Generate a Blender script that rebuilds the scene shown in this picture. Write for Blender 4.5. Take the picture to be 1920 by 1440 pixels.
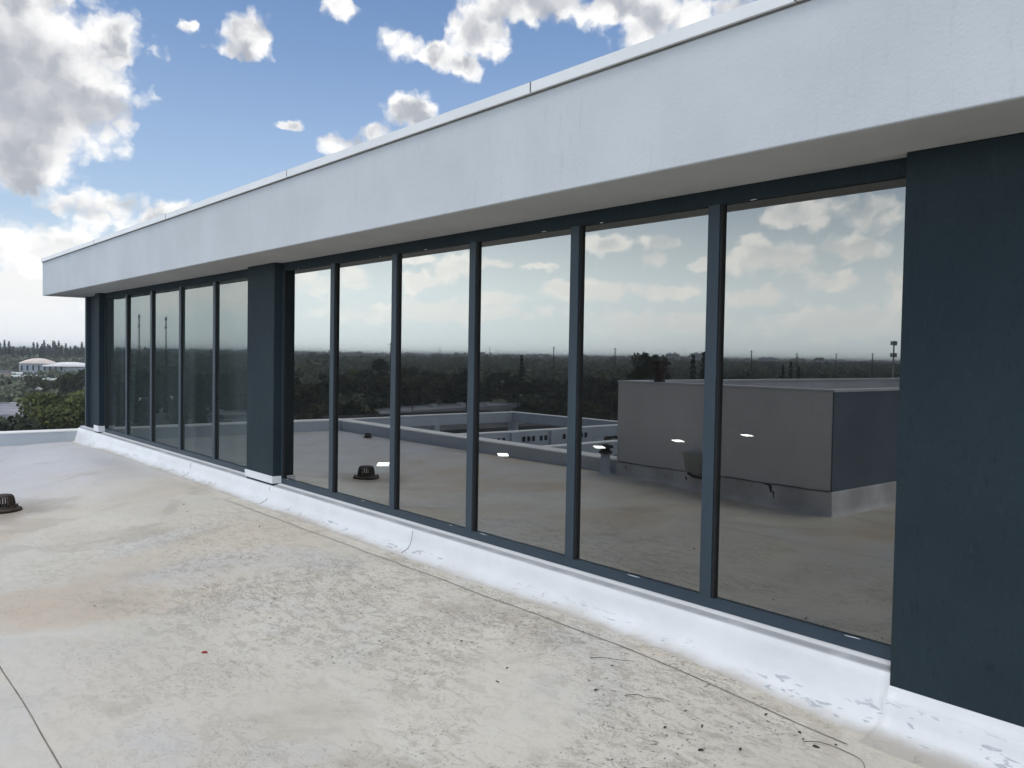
import bpy, bmesh, math, random
import numpy as np
from mathutils import Vector, Matrix
C = bpy.context.scene
for o in list(bpy.data.objects): bpy.data.objects.remove(o)
R = math.radians
rnd = random.Random(7)
# ------------------------------------------------------------------ camera
cam = bpy.data.cameras.new('camera'); co = bpy.data.objects.new('camera', cam); C.collection.objects.link(co)
cam.sensor_fit = 'HORIZONTAL'; cam.sensor_width = 36; cam.lens = 1588.95/1920*36
cam.clip_start = .05; cam.clip_end = 40000
fw = Vector((-0.76682219, 0.64102693, -0.0326834)); rt = Vector((0.64085474, 0.76747665, 0.01687606)); up = Vector((-0.03590176, 0.00800437, 0.99932327))
M = Matrix((rt, up, -fw)).transposed().to_4x4(); M.translation = (0, -4.16, 1.9)
co.matrix_world = M
C.camera = co
C.render.resolution_x = 1024; C.render.resolution_y = 768
# ------------------------------------------------------------------ sun + exposure
SUN_EL, SUN_AZ = 66, 200         # azimuth measured from +X towards +Y (deg): behind the camera, to its right
SUN_DIR = Vector((math.cos(R(SUN_EL))*math.cos(R(SUN_AZ+90)), math.cos(R(SUN_EL))*math.sin(R(SUN_AZ+90)), math.sin(R(SUN_EL))))
sl = bpy.data.lights.new('sun', 'SUN'); sl.energy = 1.35; sl.angle = R(25); sl.color = (1, .93, .82)
so = bpy.data.objects.new('sun', sl); C.collection.objects.link(so)
so.rotation_euler = SUN_DIR.to_track_quat('Z', 'Y').to_euler(); so.location = (0, -20, 40)
C.view_settings.view_transform = 'Standard'; C.view_settings.look = 'None'; C.view_settings.exposure = 0; C.view_settings.gamma = 1
# ------------------------------------------------------------------ sky with clouds (direction space)
FRONT = [(9.6,15.6,6.4,6.6),(13.4,14.4,3.2,1.9),(9.8,17.7,5.9,4.6),(11.7,14.3,4.9,3.2),(14.6,18.0,1.3,2.3),(9.8,10.8,2.6,2.1),(8.8,14.1,4.4,5.5),(22.4,19.4,2.0,1.7),(21.8,18.4,1.6,0.8),
 (9.8,9.4,1.7,0.9),(15.2,8.2,5.6,1.6),(10.6,6.2,4.6,1.9),(18.2,7.3,3.0,1.5),(28.3,21.6,1.6,0.9),(32.1,19.8,1.7,1.3),(34.5,19.3,1.6,0.8),
 (37.4,20.8,2.7,2.4),(40.9,22.4,5.0,1.7),(46.5,22.0,4.2,1.3),(36.3,18.6,1.7,0.9),(49.4,20.6,3.4,1.9),(52.4,21.4,4.0,1.6),
 (24.9,14.4,1.0,0.5),(32.8,15.6,1.8,1.3),(28.7,13.4,2.6,1.0),(31.1,14.1,2.3,1.0),(18.9,19.4,0.8,0.5),(8.7,3.2,5.6,1.8)]
MIRR = [(-26.2,4.4,1.9,1.1),(-29.1,5.0,1.6,1.1),(-33.3,4.8,2.2,0.8),(-35.8,5.8,1.9,1.1),(-38.7,6.1,1.9,0.4),(-41.2,6.0,1.5,0.35),(-42.7,4.5,1.7,0.7),
 (-38.7,3.9,2.4,0.7),(-45.8,7.5,2.0,0.7),(-49.7,7.6,1.5,0.8),(-49.2,6.4,1.3,0.7),(-45.9,4.5,2.2,0.8),(-49.8,4.3,2.6,0.7),(-52.5,6.1,1.5,0.5),
 (-55.2,6.7,1.9,1.5),(-57.8,6.4,2.1,1.2),(-60.4,5.0,2.4,1.0),(-62.8,9.1,2.0,1.6),(-58.4,9.3,3.0,1.1),(-61.6,6.9,2.6,1.0),(-55.9,4.0,2.8,0.8),
 (-32.6,6.5,2.3,0.6),(-34.8,2.7,10,1.0),(-50.2,2.2,9.5,1.2),(-61.7,2.4,6.5,1.4),(-64.5,4.6,2.2,1.6),(-20,4,8,2),(-12,8,5,2),(-75,8,7,3),(-80,20,10,6),(-60,30,9,6),(-25,20,8,5),(-40,45,12,9)]
W = bpy.data.worlds.new('World'); C.world = W; W.use_nodes = True
nt = W.node_tree; nt.nodes.clear()
def N(t, **k):
    n = nt.nodes.new(t)
    for a, b in k.items(): setattr(n, a, b)
    return n
def setin(n, i, v):
    if isinstance(v, bpy.types.NodeSocket): n.id_data.links.new(v, n.inputs[i])
    elif v is not None: n.inputs[i].default_value = v
def mth(op, a, b=None, c=None, clamp=False):
    n = nt.nodes.new('ShaderNodeMath'); n.operation = op; n.use_clamp = clamp
    setin(n, 0, a); setin(n, 1, b); setin(n, 2, c); return n.outputs[0]
def vm(op, a, b=None, out=0):
    n = nt.nodes.new('ShaderNodeVectorMath'); n.operation = op
    setin(n, 0, a); setin(n, 1, b); return n.outputs[out]
def ramp(x, a, b, va=0., vb=1., smooth=True):
    n = nt.nodes.new('ShaderNodeMapRange'); n.interpolation_type = 'SMOOTHSTEP' if smooth else 'LINEAR'
    setin(n, 0, x)
    for i, v in zip((1, 2, 3, 4), (a, b, va, vb)): setin(n, i, v)
    return n.outputs[0]
def mixc(f, a, b, mode='MIX'):
    n = nt.nodes.new('ShaderNodeMix'); n.data_type = 'RGBA'; n.blend_type = mode
    setin(n, 0, f); setin(n, 6, a); setin(n, 7, b); return n.outputs[2]
tc = N('ShaderNodeTexCoord'); D = tc.outputs['Generated']
sep = N('ShaderNodeSeparateXYZ'); setin(sep, 0, D)
el = mth('MULTIPLY', mth('ARCSINE', sep.outputs[2]), 57.2958)
az = mth('MULTIPLY', mth('ARCTAN2', sep.outputs[1], mth('MULTIPLY', sep.outputs[0], -1.)), 57.2958)
def comb(x, y, z=0.):
    n = nt.nodes.new('ShaderNodeCombineXYZ'); setin(n, 0, x); setin(n, 1, y); setin(n, 2, z); return n.outputs[0]
def fbm(v, scale, detail=7, rough=.55, dist=0., dim='3D'):
    n = nt.nodes.new('ShaderNodeTexNoise'); n.noise_dimensions = dim
    setin(n, 'Vector', v); n.inputs['Scale'].default_value = scale; n.inputs['Detail'].default_value = detail
    n.inputs['Roughness'].default_value = rough; n.inputs['Distortion'].default_value = dist
    return n.outputs[0]
def puffs(v, scale, det=3.):
    n = nt.nodes.new('ShaderNodeTexVoronoi'); n.voronoi_dimensions = '2D'; n.feature = 'F1'
    setin(n, 'Vector', v); n.inputs['Scale'].default_value = scale
    n.inputs['Detail'].default_value = det; n.inputs['Roughness'].default_value = .5
    return n.outputs['Distance']
# noise space: degrees, squeezed vertically near the horizon so that low clouds lie flat
v0 = comb(az, mth('ADD', el, mth('MULTIPLY', mth('SUBTRACT', 1., mth('EXPONENT', mth('MULTIPLY', el, -.2))), 4.5)), 0.)
wn = nt.nodes.new('ShaderNodeTexNoise'); wn.noise_dimensions = '2D'; setin(wn, 'Vector', v0); wn.inputs['Scale'].default_value = .9; wn.inputs['Detail'].default_value = 3
v = vm('ADD', v0, vm('SCALE', vm('SUBTRACT', wn.outputs[1], (.5, .5, .5)), None)); v.node.inputs[1].links[0].from_node.inputs[3].default_value = 1.1
n1 = fbm(v, .21, 7, .52, 0., '2D'); n2 = puffs(v, .55, 2.)
nz = mth('ADD', mth('MULTIPLY', mth('SUBTRACT', n1, .5), 2.5), mth('MULTIPLY', mth('SUBTRACT', .50, n2), .85))
p = vm('ADD', comb(az, el), vm('SCALE', vm('SUBTRACT', wn.outputs[1], (.5, .5, .5)), None)); p.node.inputs[1].links[0].from_node.inputs[3].default_value = .9
cur = None
for (a, e, ra, re) in FRONT+MIRR:
    l = vm('LENGTH', vm('MULTIPLY', vm('SUBTRACT', p, (a, e, 0)), (1/ra, 1/re, 0)), None, 1)
    cur = l if cur is None else mth('SMOOTH_MIN', cur, l, .3)
bl = mth('MINIMUM', mth('MAXIMUM', mth('MULTIPLY', mth('SUBTRACT', 1.0, cur), 1.9), -3.), 1.15)
# away from the two directions that the photograph shows: ordinary scattered cumulus
away = mth('MAXIMUM', ramp(az, 54., 66.), mth('MAXIMUM', ramp(az, -66., -80.), ramp(el, 26., 34.)))
gen = mth('SUBTRACT', mth('MULTIPLY', fbm(v, .05, 2, .5, 0., '2D'), 4.), 1.65)
bl = mth('ADD', mth('MULTIPLY', bl, mth('SUBTRACT', 1., away)), mth('MULTIPLY', gen, away))
d0 = mth('ADD', mth('ADD', bl, nz), .16)
mask = ramp(d0, .0, mth('ADD', .85, mth('MULTIPLY', ramp(sep.outputs[1], .0, -.2), .2)))
def core(a, e, ra, re): return ramp(vm('LENGTH', vm('MULTIPLY', vm('SUBTRACT', p, (a, e, 0)), (1/ra, 1/re, 0)), None, 1), 1.0, .45)
cores = mth('MAXIMUM', mth('MAXIMUM', core(9.0, 14.2, 5.2, 5.6), core(13.2, 14.0, 3.4, 1.7)), mth('MAXIMUM', core(44., 23.4, 7., 1.9), 0.))
# the side that faces the sun: compare the billows with those a little further towards it
vo = vm('ADD', v, (.8, .9, 0.))
light = mth('SUBTRACT', mth('ADD', mth('MULTIPLY', fbm(v, .21, 2.4, .5, 0., '2D'), 3.0), mth('MULTIPLY', puffs(v, .55, .6), -.7)),
            mth('ADD', mth('MULTIPLY', fbm(vo, .21, 2.4, .5, 0., '2D'), 3.0), mth('MULTIPLY', puffs(vo, .55, .6), -.7)))
lit = ramp(mth('ADD', mth('MULTIPLY', light, .75), mth('MULTIPLY', mth('POWER', mth('MAXIMUM', d0, 0.), 1.5), -.30)), -.85, .05)
lit = mth('MAXIMUM', lit, ramp(el, 8.5, 5.5, 0., .8))
lit = mth('MULTIPLY', lit, mth('SUBTRACT', 1., mth('MULTIPLY', cores, .58)))
def mixv(f, a, b): return mth('ADD', a, mth('MULTIPLY', f, b-a))
sky = N('ShaderNodeTexSky'); sky.sky_type = 'NISHITA'; sky.sun_disc = False
sky.sun_elevation = R(SUN_EL); sky.sun_rotation = math.atan2(SUN_DIR.x, SUN_DIR.y); sky.altitude = 20; sky.air_density = 1.0; sky.dust_density = 1.2; sky.ozone_density = 1.5
elc = mth('MAXIMUM', sep.outputs[2], .012)
nv = vm('NORMALIZE', comb(sep.outputs[0], sep.outputs[1], elc)); setin(sky, 0, nv)
SKY_STR = .1
front = mth('MAXIMUM', ramp(sep.outputs[1], -.25, .15), ramp(el, 14., 34., 0., .8))             # 1 towards +Y (away from the sun side), 0 towards -Y
blue = mixc(1., sky.outputs[0], (1.24, 1.36, 1.50, 1), 'MULTIPLY')
hz = ramp(el, 0., mixv(ramp(sep.outputs[1], .0, -.2), 9., 15.), .95, .0)
hz = mth('ADD', hz, mth('MULTIPLY', ramp(el, 4., 24., .22, .0), 1.0), None, True)
hazecol = mixc(front, (21.5, 23.8, 24.8, 1), (9.2, 9.5, 9.8, 1))
base = mixc(hz, blue, hazecol)
shade = mixc(front, (17.2, 18.0, 18.6, 1), (4.6, 4.8, 5.3, 1))
bright = mixc(front, (29., 28.2, 27., 1), (10.9, 10.8, 10.6, 1))
ccol = mixc(lit, shade, bright)
fade = mth('MULTIPLY', mask, ramp(el, 0.2, 4.5, .15, .97))
fade = mth('MULTIPLY', fade, ramp(front, 0., 1., .8, 1.))
skyc = mixc(fade, base, ccol)
bg = N('ShaderNodeBackground'); setin(bg, 0, skyc); bg.inputs[1].default_value = SKY_STR
wo = N('ShaderNodeOutputWorld'); nt.links.new(bg.outputs[0], wo.inputs[0])
W.cycles.sampling_method = 'MANUAL'; W.cycles.sample_map_resolution = 512
# ------------------------------------------------------------------ material helpers
def newmat(name):
    global nt
    m = bpy.data.materials.new(name); m.use_nodes = True; nt = m.node_tree
    b = nt.nodes['Principled BSDF']; return m, b
def pos():
    n = nt.nodes.new('ShaderNodeNewGeometry'); return n.outputs['Position']
def bump(b, h, strength=.3, dist=.01):
    n = nt.nodes.new('ShaderNodeBump'); n.inputs['Strength'].default_value = strength; n.inputs['Distance'].default_value = dist
    setin(n, 'Height', h); nt.links.new(n.outputs[0], b.inputs['Normal'])
def rgb(c): return (c[0], c[1], c[2], 1)
def paint(name, col, rough=.6, var=.12, scale=3., bumps=.0, bscale=60., streak=0., metal=0., spec=.5):
    m, b = newmat(name)
    P = pos()
    n1 = fbm(P, scale, 5, .6)
    f = ramp(n1, .3, .7, 1-var, 1+var*.6)
    c = vm('SCALE', rgb(col)[:3], None); 
    nt.nodes.remove(c.node)
    base_ = mixc(1., rgb(col), comb(f, f, f), 'MULTIPLY')
    if streak:
        ps = vm('MULTIPLY', P, (34., 34., 4.)); s = fbm(ps, 1., 5, .7)
        g = mth('MULTIPLY', ramp(s, .54, .70), ramp(fbm(P, 1.1, 3), .42, .62))
        base_ = mixc(mth('MULTIPLY', g, streak), base_, (col[0]*.45, col[1]*.47, col[2]*.48, 1))
    setin(b, 'Base Color', base_); b.inputs['Roughness'].default_value = rough; b.inputs['Metallic'].default_value = metal
    b.inputs['Specular IOR Level'].default_value = spec
    if bumps: bump(b, fbm(P, bscale, 4, .6), bumps, .006)
    return m
m_fascia = paint('fascia_stucco', (.515,.55,.58), .85, .06, 1.3, .35, 70, .14)
m_coping = paint('coping_metal', (.72,.74,.75), .45, .05, 2., 0)
m_soffit = paint('soffit_paint', (.40,.405,.395), .9, .08, 1.5, .6, 60)
def dark_stucco():
    m, b = newmat('dark_teal_stucco'); P = pos()
    g = fbm(vm('MULTIPLY', P, (46., 46., 17.)), 1., 5, .65); w_ = fbm(P, 1.4, 5, .6)
    c = mixc(ramp(w_, .35, .65), (.0125,.0245,.0325,1), (.0160,.0295,.0375,1))
    c = mixc(mth('MULTIPLY', ramp(g, .58, .72), .5), c, (.028,.046,.056,1)); c = mixc(mth('MULTIPLY', ramp(g, .42, .30), .6), c, (.008,.013,.016,1))
    setin(b, 'Base Color', c); b.inputs['Roughness'].default_value = .75; b.inputs['Specular IOR Level'].default_value = .25
    bump(b, g, .9, .008); return m
m_dark = dark_stucco()
m_frame = paint('grey_blue_frame', (.033,.052,.070), .5, .08, 3., 0, 1, 0, 0, .3)
m_white = paint('white_membrane_trim', (.74,.77,.79), .6, .06, 4., .4, 30)
m_parapet = paint('parapet_paint', (.50,.55,.60), .8, .08, 1.2, .5, 40, .3)
m_parcap = paint('parapet_top', (.84,.85,.83), .7, .06, 2., .3, 30)
m_box = paint('enclosure_stucco', (.73,.72,.715), .85, .1, .8, .5, 40, .4)
m_boxcap = paint('enclosure_rim', (.62,.65,.66), .7, .08, 2.)
m_boxside = paint('enclosure_slate_paint', (.11,.145,.185), .75, .15, 1., .5, 40)
m_iron = paint('cast_iron', (.048,.036,.026), .7, .4, 20., .8, 120)
m_rust = paint('rusty_iron', (.050,.026,.022), .85, .5, 14., .8, 90)
m_black = paint('black_rubber', (.01,.011,.012), .7, .2, 8.)
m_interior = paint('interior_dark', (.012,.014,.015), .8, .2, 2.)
m_beam = paint('white_beam_paint', (.50,.55,.60), .8, .08, .6, 0, 1, .2)
m_beamtop = paint('white_beam_top', (.85,.86,.85), .7, .05, .6)
m_win = paint('far_window_glass', (.02,.025,.03), .15, .1, 1.)
m_lowroof = paint('low_roof', (.22,.23,.25), .9, .25, .15)
m_darkroof = paint('dark_roof', (.07,.07,.075), .9, .3, .2)
m_bark = paint('bark', (.09,.075,.06), .9, .3, 3.)
m_pole = paint('weathered_pole', (.035,.035,.035), .8, .2, .5)
m_galv = paint('galvanised_steel', (.35,.36,.37), .5, .1, 1.)
m_asph = paint('asphalt_lot', (.07,.07,.072), .9, .3, .08)
m_seal_shadow = paint('grey_sealant_and_shadow', (.13,.13,.125), .8, .3, 6.)
m_seam = paint('seam_edge', (.20,.185,.16), .85, .35, 8.)
def mirror_glass(name, r, tint, trans=.10, diffuse_layer=None):
    m, b = newmat(name); nt.nodes.remove(b)
    out = nt.nodes['Material Output']
    g = nt.nodes.new('ShaderNodeBsdfGlossy'); g.inputs['Roughness'].default_value = 0; lw = nt.nodes.new('ShaderNodeLayerWeight'); lw.inputs[0].default_value = .5
    rr = ramp(lw.outputs['Facing'], .08, .55, r*.66, r)
    setin(g, 'Color', mixc(1., comb(rr, rr, rr), (tint[0], tint[1], tint[2], 1), 'MULTIPLY'))
    t = nt.nodes.new('ShaderNodeBsdfTransparent'); t.inputs['Color'].default_value = (trans, trans*1.05, trans*1.03, 1)
    bp = nt.nodes.new('ShaderNodeBump'); bp.inputs['Strength'].default_value = .05; bp.inputs['Distance'].default_value = .0030
    setin(bp, 'Height', fbm(vm('MULTIPLY', pos(), (.8, 1., .9)), 1.5, 1, .3)); nt.links.new(bp.outputs[0], g.inputs['Normal'])
    a = nt.nodes.new('ShaderNodeAddShader'); nt.links.new(g.outputs[0], a.inputs[0]); nt.links.new(t.outputs[0], a.inputs[1])
    if diffuse_layer:      # diffuse layer that pales the pane and lowers its contrast
        d_ = nt.nodes.new('ShaderNodeBsdfDiffuse'); f_ = ramp(fbm(vm('MULTIPLY', pos(), (2.2, 1., .25)), 1., 3, .5), .35, .7, .6, 1.3)
        setin(d_, 'Color', mixc(1., comb(f_, f_, f_), rgb(diffuse_layer), 'MULTIPLY')); a2 = nt.nodes.new('ShaderNodeAddShader'); nt.links.new(a.outputs[0], a2.inputs[0]); nt.links.new(d_.outputs[0], a2.inputs[1]); a = a2
    nt.links.new(a.outputs[0], out.inputs[0]); return m
m_glassA = mirror_glass('reflective_glass', .335, (.985, 1., .975), .10, (.006,.006,.006))
m_glassB = mirror_glass('darker_reflective_glass', .155, (.96, 1.02, 1.0), .10, (.030,.040,.041))
def emit(name, col, s):
    m, b = newmat(name); nt.nodes.remove(b); e = nt.nodes.new('ShaderNodeEmission'); e.inputs[0].default_value = rgb(col); e.inputs[1].default_value = s
    nt.links.new(e.outputs[0], nt.nodes['Material Output'].inputs[0]); return m
m_led = emit('lit_led_panel', (1, .99, .95), 14)
# ---- roof deck membrane
def deck_mat():
    m, b = newmat('roof_membrane')
    P = pos(); s = nt.nodes.new('ShaderNodeSeparateXYZ'); setin(s, 0, P); X, Y = s.outputs[0], s.outputs[1]
    Pw = vm('ADD', P, vm('SCALE', vm('SUBTRACT', nt_noise_col(P, .9), (.5,.5,.5)), None))
    base_ = (.63,.60,.52,1)
    far = ramp(X, -9.5, -14.5)
    c = mixc(far, base_, (.545,.55,.565,1))
    big = fbm(P, .33, 4, .55, .4)
    tan = mth('MULTIPLY', ramp(big, .44, .58), mth('SUBTRACT', 1., mth('MULTIPLY', far, .75)))
    leftw = ramp(Y, -1.6, -3.2)
    c = mixc(mth('MULTIPLY', tan, mth('ADD', .28, mth('MULTIPLY', leftw, .5))), c, (.545,.45,.34,1))
    ring = fbm(P, 1.1, 5, .6, .7)
    c = mixc(mth('MULTIPLY', ramp(ring, .56, .66), .35), c, (.36,.32,.25,1))
    c = mixc(mth('MULTIPLY', ramp(fbm(P, .7, 4, .6, .3), .52, .66), .55), c, (.56,.565,.565,1))
    # mildew, thicker in the shade of the wall
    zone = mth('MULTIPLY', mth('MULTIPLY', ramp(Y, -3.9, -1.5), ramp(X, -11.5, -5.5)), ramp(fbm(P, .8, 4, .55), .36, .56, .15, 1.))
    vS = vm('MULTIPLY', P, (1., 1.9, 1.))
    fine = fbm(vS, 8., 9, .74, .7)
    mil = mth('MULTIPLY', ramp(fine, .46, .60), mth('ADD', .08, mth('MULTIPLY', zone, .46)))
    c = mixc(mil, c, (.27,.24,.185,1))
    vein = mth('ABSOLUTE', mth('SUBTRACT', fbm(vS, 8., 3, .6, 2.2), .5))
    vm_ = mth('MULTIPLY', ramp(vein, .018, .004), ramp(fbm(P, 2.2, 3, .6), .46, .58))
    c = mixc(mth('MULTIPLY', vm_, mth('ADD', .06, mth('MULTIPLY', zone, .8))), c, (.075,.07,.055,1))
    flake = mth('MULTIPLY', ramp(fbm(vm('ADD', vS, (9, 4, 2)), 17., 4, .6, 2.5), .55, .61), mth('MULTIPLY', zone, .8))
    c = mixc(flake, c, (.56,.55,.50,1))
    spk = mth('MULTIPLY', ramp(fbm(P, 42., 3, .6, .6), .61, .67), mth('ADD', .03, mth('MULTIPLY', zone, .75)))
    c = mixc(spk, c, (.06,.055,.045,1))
    # tide mark of an old puddle
    pd = mth('ADD', vm('LENGTH', vm('MULTIPLY', vm('SUBTRACT', P, (-3.95, -4.2, 0)), (1, 1, 0)), None, 1), mth('MULTIPLY', mth('SUBTRACT', fbm(P, 1.5, 4), .5), .25))
    c = mixc(mth('MULTIPLY', ramp(pd, 2.27, 2.2), .14), c, (.56,.50,.42,1))
    c = mixc(mth('MULTIPLY', mth('MULTIPLY', ramp(pd, 2.32, 2.27), ramp(pd, 2.21, 2.26)), .22), c, (.68,.67,.63,1))
    # dirt ring round the drain
    dd = vm('LENGTH', vm('MULTIPLY', vm('SUBTRACT', P, (-11.3, -2.4, 0)), (1, 1, 0)), None, 1)
    dr = mth('MULTIPLY', ramp(mth('ADD', dd, mth('MULTIPLY', fbm(P, 2.5, 4), 1.1)), 1.55, .75), .6)
    c = mixc(dr, c, (.24,.20,.155,1))
    setin(b, 'Base Color', c)
    setin(b, 'Roughness', ramp(fbm(P, 1.2, 4), .35, .65, .38, .62))
    b.inputs['Specular IOR Level'].default_value = .35
    h = mth('ADD', mth('MULTIPLY', fbm(P, 3., 5, .6), .5), mth('MULTIPLY', mth('ADD', mil, vm_), -.15))
    bump(b, h, .18, .02)
    return m
def nt_noise_col(P, s):
    n = nt.nodes.new('ShaderNodeTexNoise'); setin(n, 'Vector', P); n.inputs['Scale'].default_value = s; return n.outputs[1]
m_deck = deck_mat()
def cove_mat():
    m, b = newmat('white_coating')
    P = pos(); s = nt.nodes.new('ShaderNodeSeparateXYZ'); setin(s, 0, P); Y, Z = s.outputs[1], s.outputs[2]
    c = mixc(ramp(fbm(P, 2.2, 5, .6), .35, .7), (.71,.735,.75,1), (.65,.67,.68,1))
    # worn, dusty foot that runs out into the deck
    foot = ramp(mth('ADD', Y, mth('MULTIPLY', mth('SUBTRACT', fbm(P, 2.0, 6, .65), .5), .26)), -.20, -.33)
    c = mixc(foot, c, (.47,.445,.40,1))
    c = mixc(mth('MULTIPLY', ramp(Y, -.24, -.38), mth('MULTIPLY', ramp(fbm(vm('MULTIPLY', P, (1, 2, 1)), 6., 7, .7, 1.), .52, .64), .75)), c, (.25,.23,.19,1))
    # scuffs where the coating has flaked
    v = vm('MULTIPLY', P, (9., 26., 34.))
    sc = mth('MULTIPLY', ramp(fbm(v, 1., 3, .5, .6), .60, .63), mth('MULTIPLY', ramp(Y, -.165, -.19), ramp(Y, -.28, -.25)))
    c = mixc(mth('MULTIPLY', sc, ramp(fbm(P, 1.6, 2), .45, .55)), c, (.42,.45,.48,1))
    # grime along the ledge under the sill
    g = mth('MULTIPLY', mth('MULTIPLY', ramp(Z, .392, .402), ramp(Y, -.066, -.085)), ramp(fbm(P, 3., 5, .7), .2, .6, .55, .95))
    c = mixc(g, c, (.30,.32,.335,1))
    setin(b, 'Base Color', c); b.inputs['Roughness'].default_value = .5
    bump(b, fbm(P, 9., 4, .55), .25, .02); return m
m_cove = cove_mat()
def foliage(name, c1, c2):
    m, b = newmat(name)
    oi = nt.nodes.new('ShaderNodeObjectInfo')
    f = mth('ADD', mth('MULTIPLY', fbm(pos(), .55, 5, .65), 1.), mth('MULTIPLY', oi.outputs['Random'], .35))
    c = mixc(ramp(f, .42, .92), rgb(c1), rgb(c2)); setin(b, 'Base Color', c)
    b.inputs['Roughness'].default_value = .8; b.inputs['Specular IOR Level'].default_value = .2
    return m
m_leaf = foliage('foliage_dark', (.022,.030,.015), (.060,.068,.030))
m_leaf2 = foliage('foliage_fresh', (.035,.048,.015), (.115,.13,.036))
m_pine = foliage('foliage_pine', (.020,.032,.022), (.050,.062,.040))
m_far = foliage('foliage_far', (.060,.085,.060), (.15,.165,.10))  # distance haze partly put into this lighter leaf colour
def ground_mat():
    m, b = newmat('ground_cover')
    P = pos()
    c = mixc(ramp(fbm(P, .012, 5, .6), .42, .6), (.035,.045,.020,1), (.085,.085,.05,1))
    c = mixc(mth('MULTIPLY', ramp(fbm(P, .03, 3, .5), .58, .64), .7), c, (.13,.125,.12,1))
    setin(b, 'Base Color', c); b.inputs['Roughness'].default_value = .95; return m
m_ground = ground_mat()
# ------------------------------------------------------------------ mesh helpers
class MB:
    def __init__(s): s.v = []; s.f = []; s.mi = []
    def add(s, vs, fs, mi=0):
        o = len(s.v); s.v += [tuple(v) for v in vs]; s.f += [tuple(o+i for i in f) for f in fs]; s.mi += [mi]*len(fs); return s
    def box(s, x0, x1, y0, y1, z0, z1, mi=0, top=None, rot=0, c=None):
        vs = [(x, y, z) for z in (z0, z1) for x, y in ((x0,y0),(x1,y0),(x1,y1),(x0,y1))]
        if rot:
            cx, cy = c or ((x0+x1)/2, (y0+y1)/2); ca, sa = math.cos(rot), math.sin(rot)
            vs = [(cx+(x-cx)*ca-(y-cy)*sa, cy+(x-cx)*sa+(y-cy)*ca, z) for x, y, z in vs]
        s.add(vs, [(3,2,1,0),(0,1,5,4),(1,2,6,5),(2,3,7,6),(3,0,4,7)], mi); o = len(s.v)-8
        s.f.append((o+4,o+5,o+6,o+7)); s.mi.append(mi if top is None else top); return s
    def cyl(s, p0, p1, r0, r1=None, n=12, mi=0, caps=True):
        r1 = r0 if r1 is None else r1; p0 = Vector(p0); p1 = Vector(p1); d = (p1-p0).normalized()
        a = d.orthogonal().normalized(); b = d.cross(a)
        vs = [p + (a*math.cos(2*math.pi*i/n)+b*math.sin(2*math.pi*i/n))*r for p, r in ((p0,r0),(p1,r1)) for i in range(n)]
        fs = [(i, (i+1)%n, n+(i+1)%n, n+i) for i in range(n)]
        if caps: fs += [tuple(range(n))[::-1], tuple(range(n, 2*n))]
        return s.add(vs, fs, mi)
    def tube(s, pts, r, n=8, mi=0, closed=False):
        pts = [Vector(p) for p in pts]; L = len(pts); vs = []; up_ = Vector((0,0,1))
        for i, p in enumerate(pts):
            t = (pts[(i+1) % L]-pts[i-1]) if closed or 0 < i < L-1 else (pts[1]-pts[0] if i == 0 else pts[-1]-pts[-2])
            t.normalize(); a = t.cross(up_); a = a.normalized() if a.length > .05 else Vector((1,0,0)); b = a.cross(t)
            rr = r(i/(L-1)) if callable(r) else r
            vs += [p+(a*math.cos(2*math.pi*k/n)+b*math.sin(2*math.pi*k/n))*rr for k in range(n)]
        fs = [(i*n+k, i*n+(k+1)%n, ((i+1)%L)*n+(k+1)%n, ((i+1)%L)*n+k) for i in range(L if closed else L-1) for k in range(n)]
        if not closed: fs += [tuple(range(n))[::-1], tuple(range((L-1)*n, L*n))]
        return s.add(vs, fs, mi)
    def lathe(s, prof, c=(0,0,0), n=24, mi=0):
        vs = [(c[0]+r*math.cos(2*math.pi*k/n), c[1]+r*math.sin(2*math.pi*k/n), c[2]+z) for r, z in prof for k in range(n)]
        fs = [(i*n+k, i*n+(k+1)%n, (i+1)*n+(k+1)%n, (i+1)*n+k) for i in range(len(prof)-1) for k in range(n)]
        return s.add(vs, fs, mi)
    def build(s, name, mats, parent=None, smooth=False, bevel=0):
        me = bpy.data.meshes.new(name); me.from_pydata(s.v, [], s.f)
        for m in (mats if isinstance(mats, (list, tuple)) else [mats]): me.materials.append(m)
        me.polygons.foreach_set('material_index', s.mi)
        me.update()
        o = bpy.data.objects.new(name, me); C.collection.objects.link(o)
        if parent: o.parent = parent
        if smooth: me.shade_smooth()
        if bevel:
            md = o.modifiers.new('bevel', 'BEVEL'); md.width = bevel; md.segments = 2; md.limit_method = 'ANGLE'
        return o
def tag(o, label, cat, group=None, kind=None):
    if label: o['label'] = label
    if cat: o['category'] = cat
    if group: o['group'] = group
    if kind: o['kind'] = kind
    return o
def thing(name, loc, label, cat, group=None):
    o = bpy.data.objects.new(name, None); C.collection.objects.link(o); o.location = loc; o.empty_display_size = .2
    return tag(o, label, cat, group)
def dup(root, loc, rz=0, label=None, group=None, scale=None, parts=True):
    r = root.copy(); C.collection.objects.link(r); r.location = loc; r.rotation_euler = (0, 0, rz)
    if scale: r.scale = scale
    if label: r['label'] = label
    if group: r['group'] = group
    if parts:
        for ch in list(root.children):
            c = ch.copy(); C.collection.objects.link(c); c.parent = r
            for g in list(ch.children):
                d = g.copy(); C.collection.objects.link(d); d.parent = c
    return r
def struct(o): o['kind'] = 'structure'; return o
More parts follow.
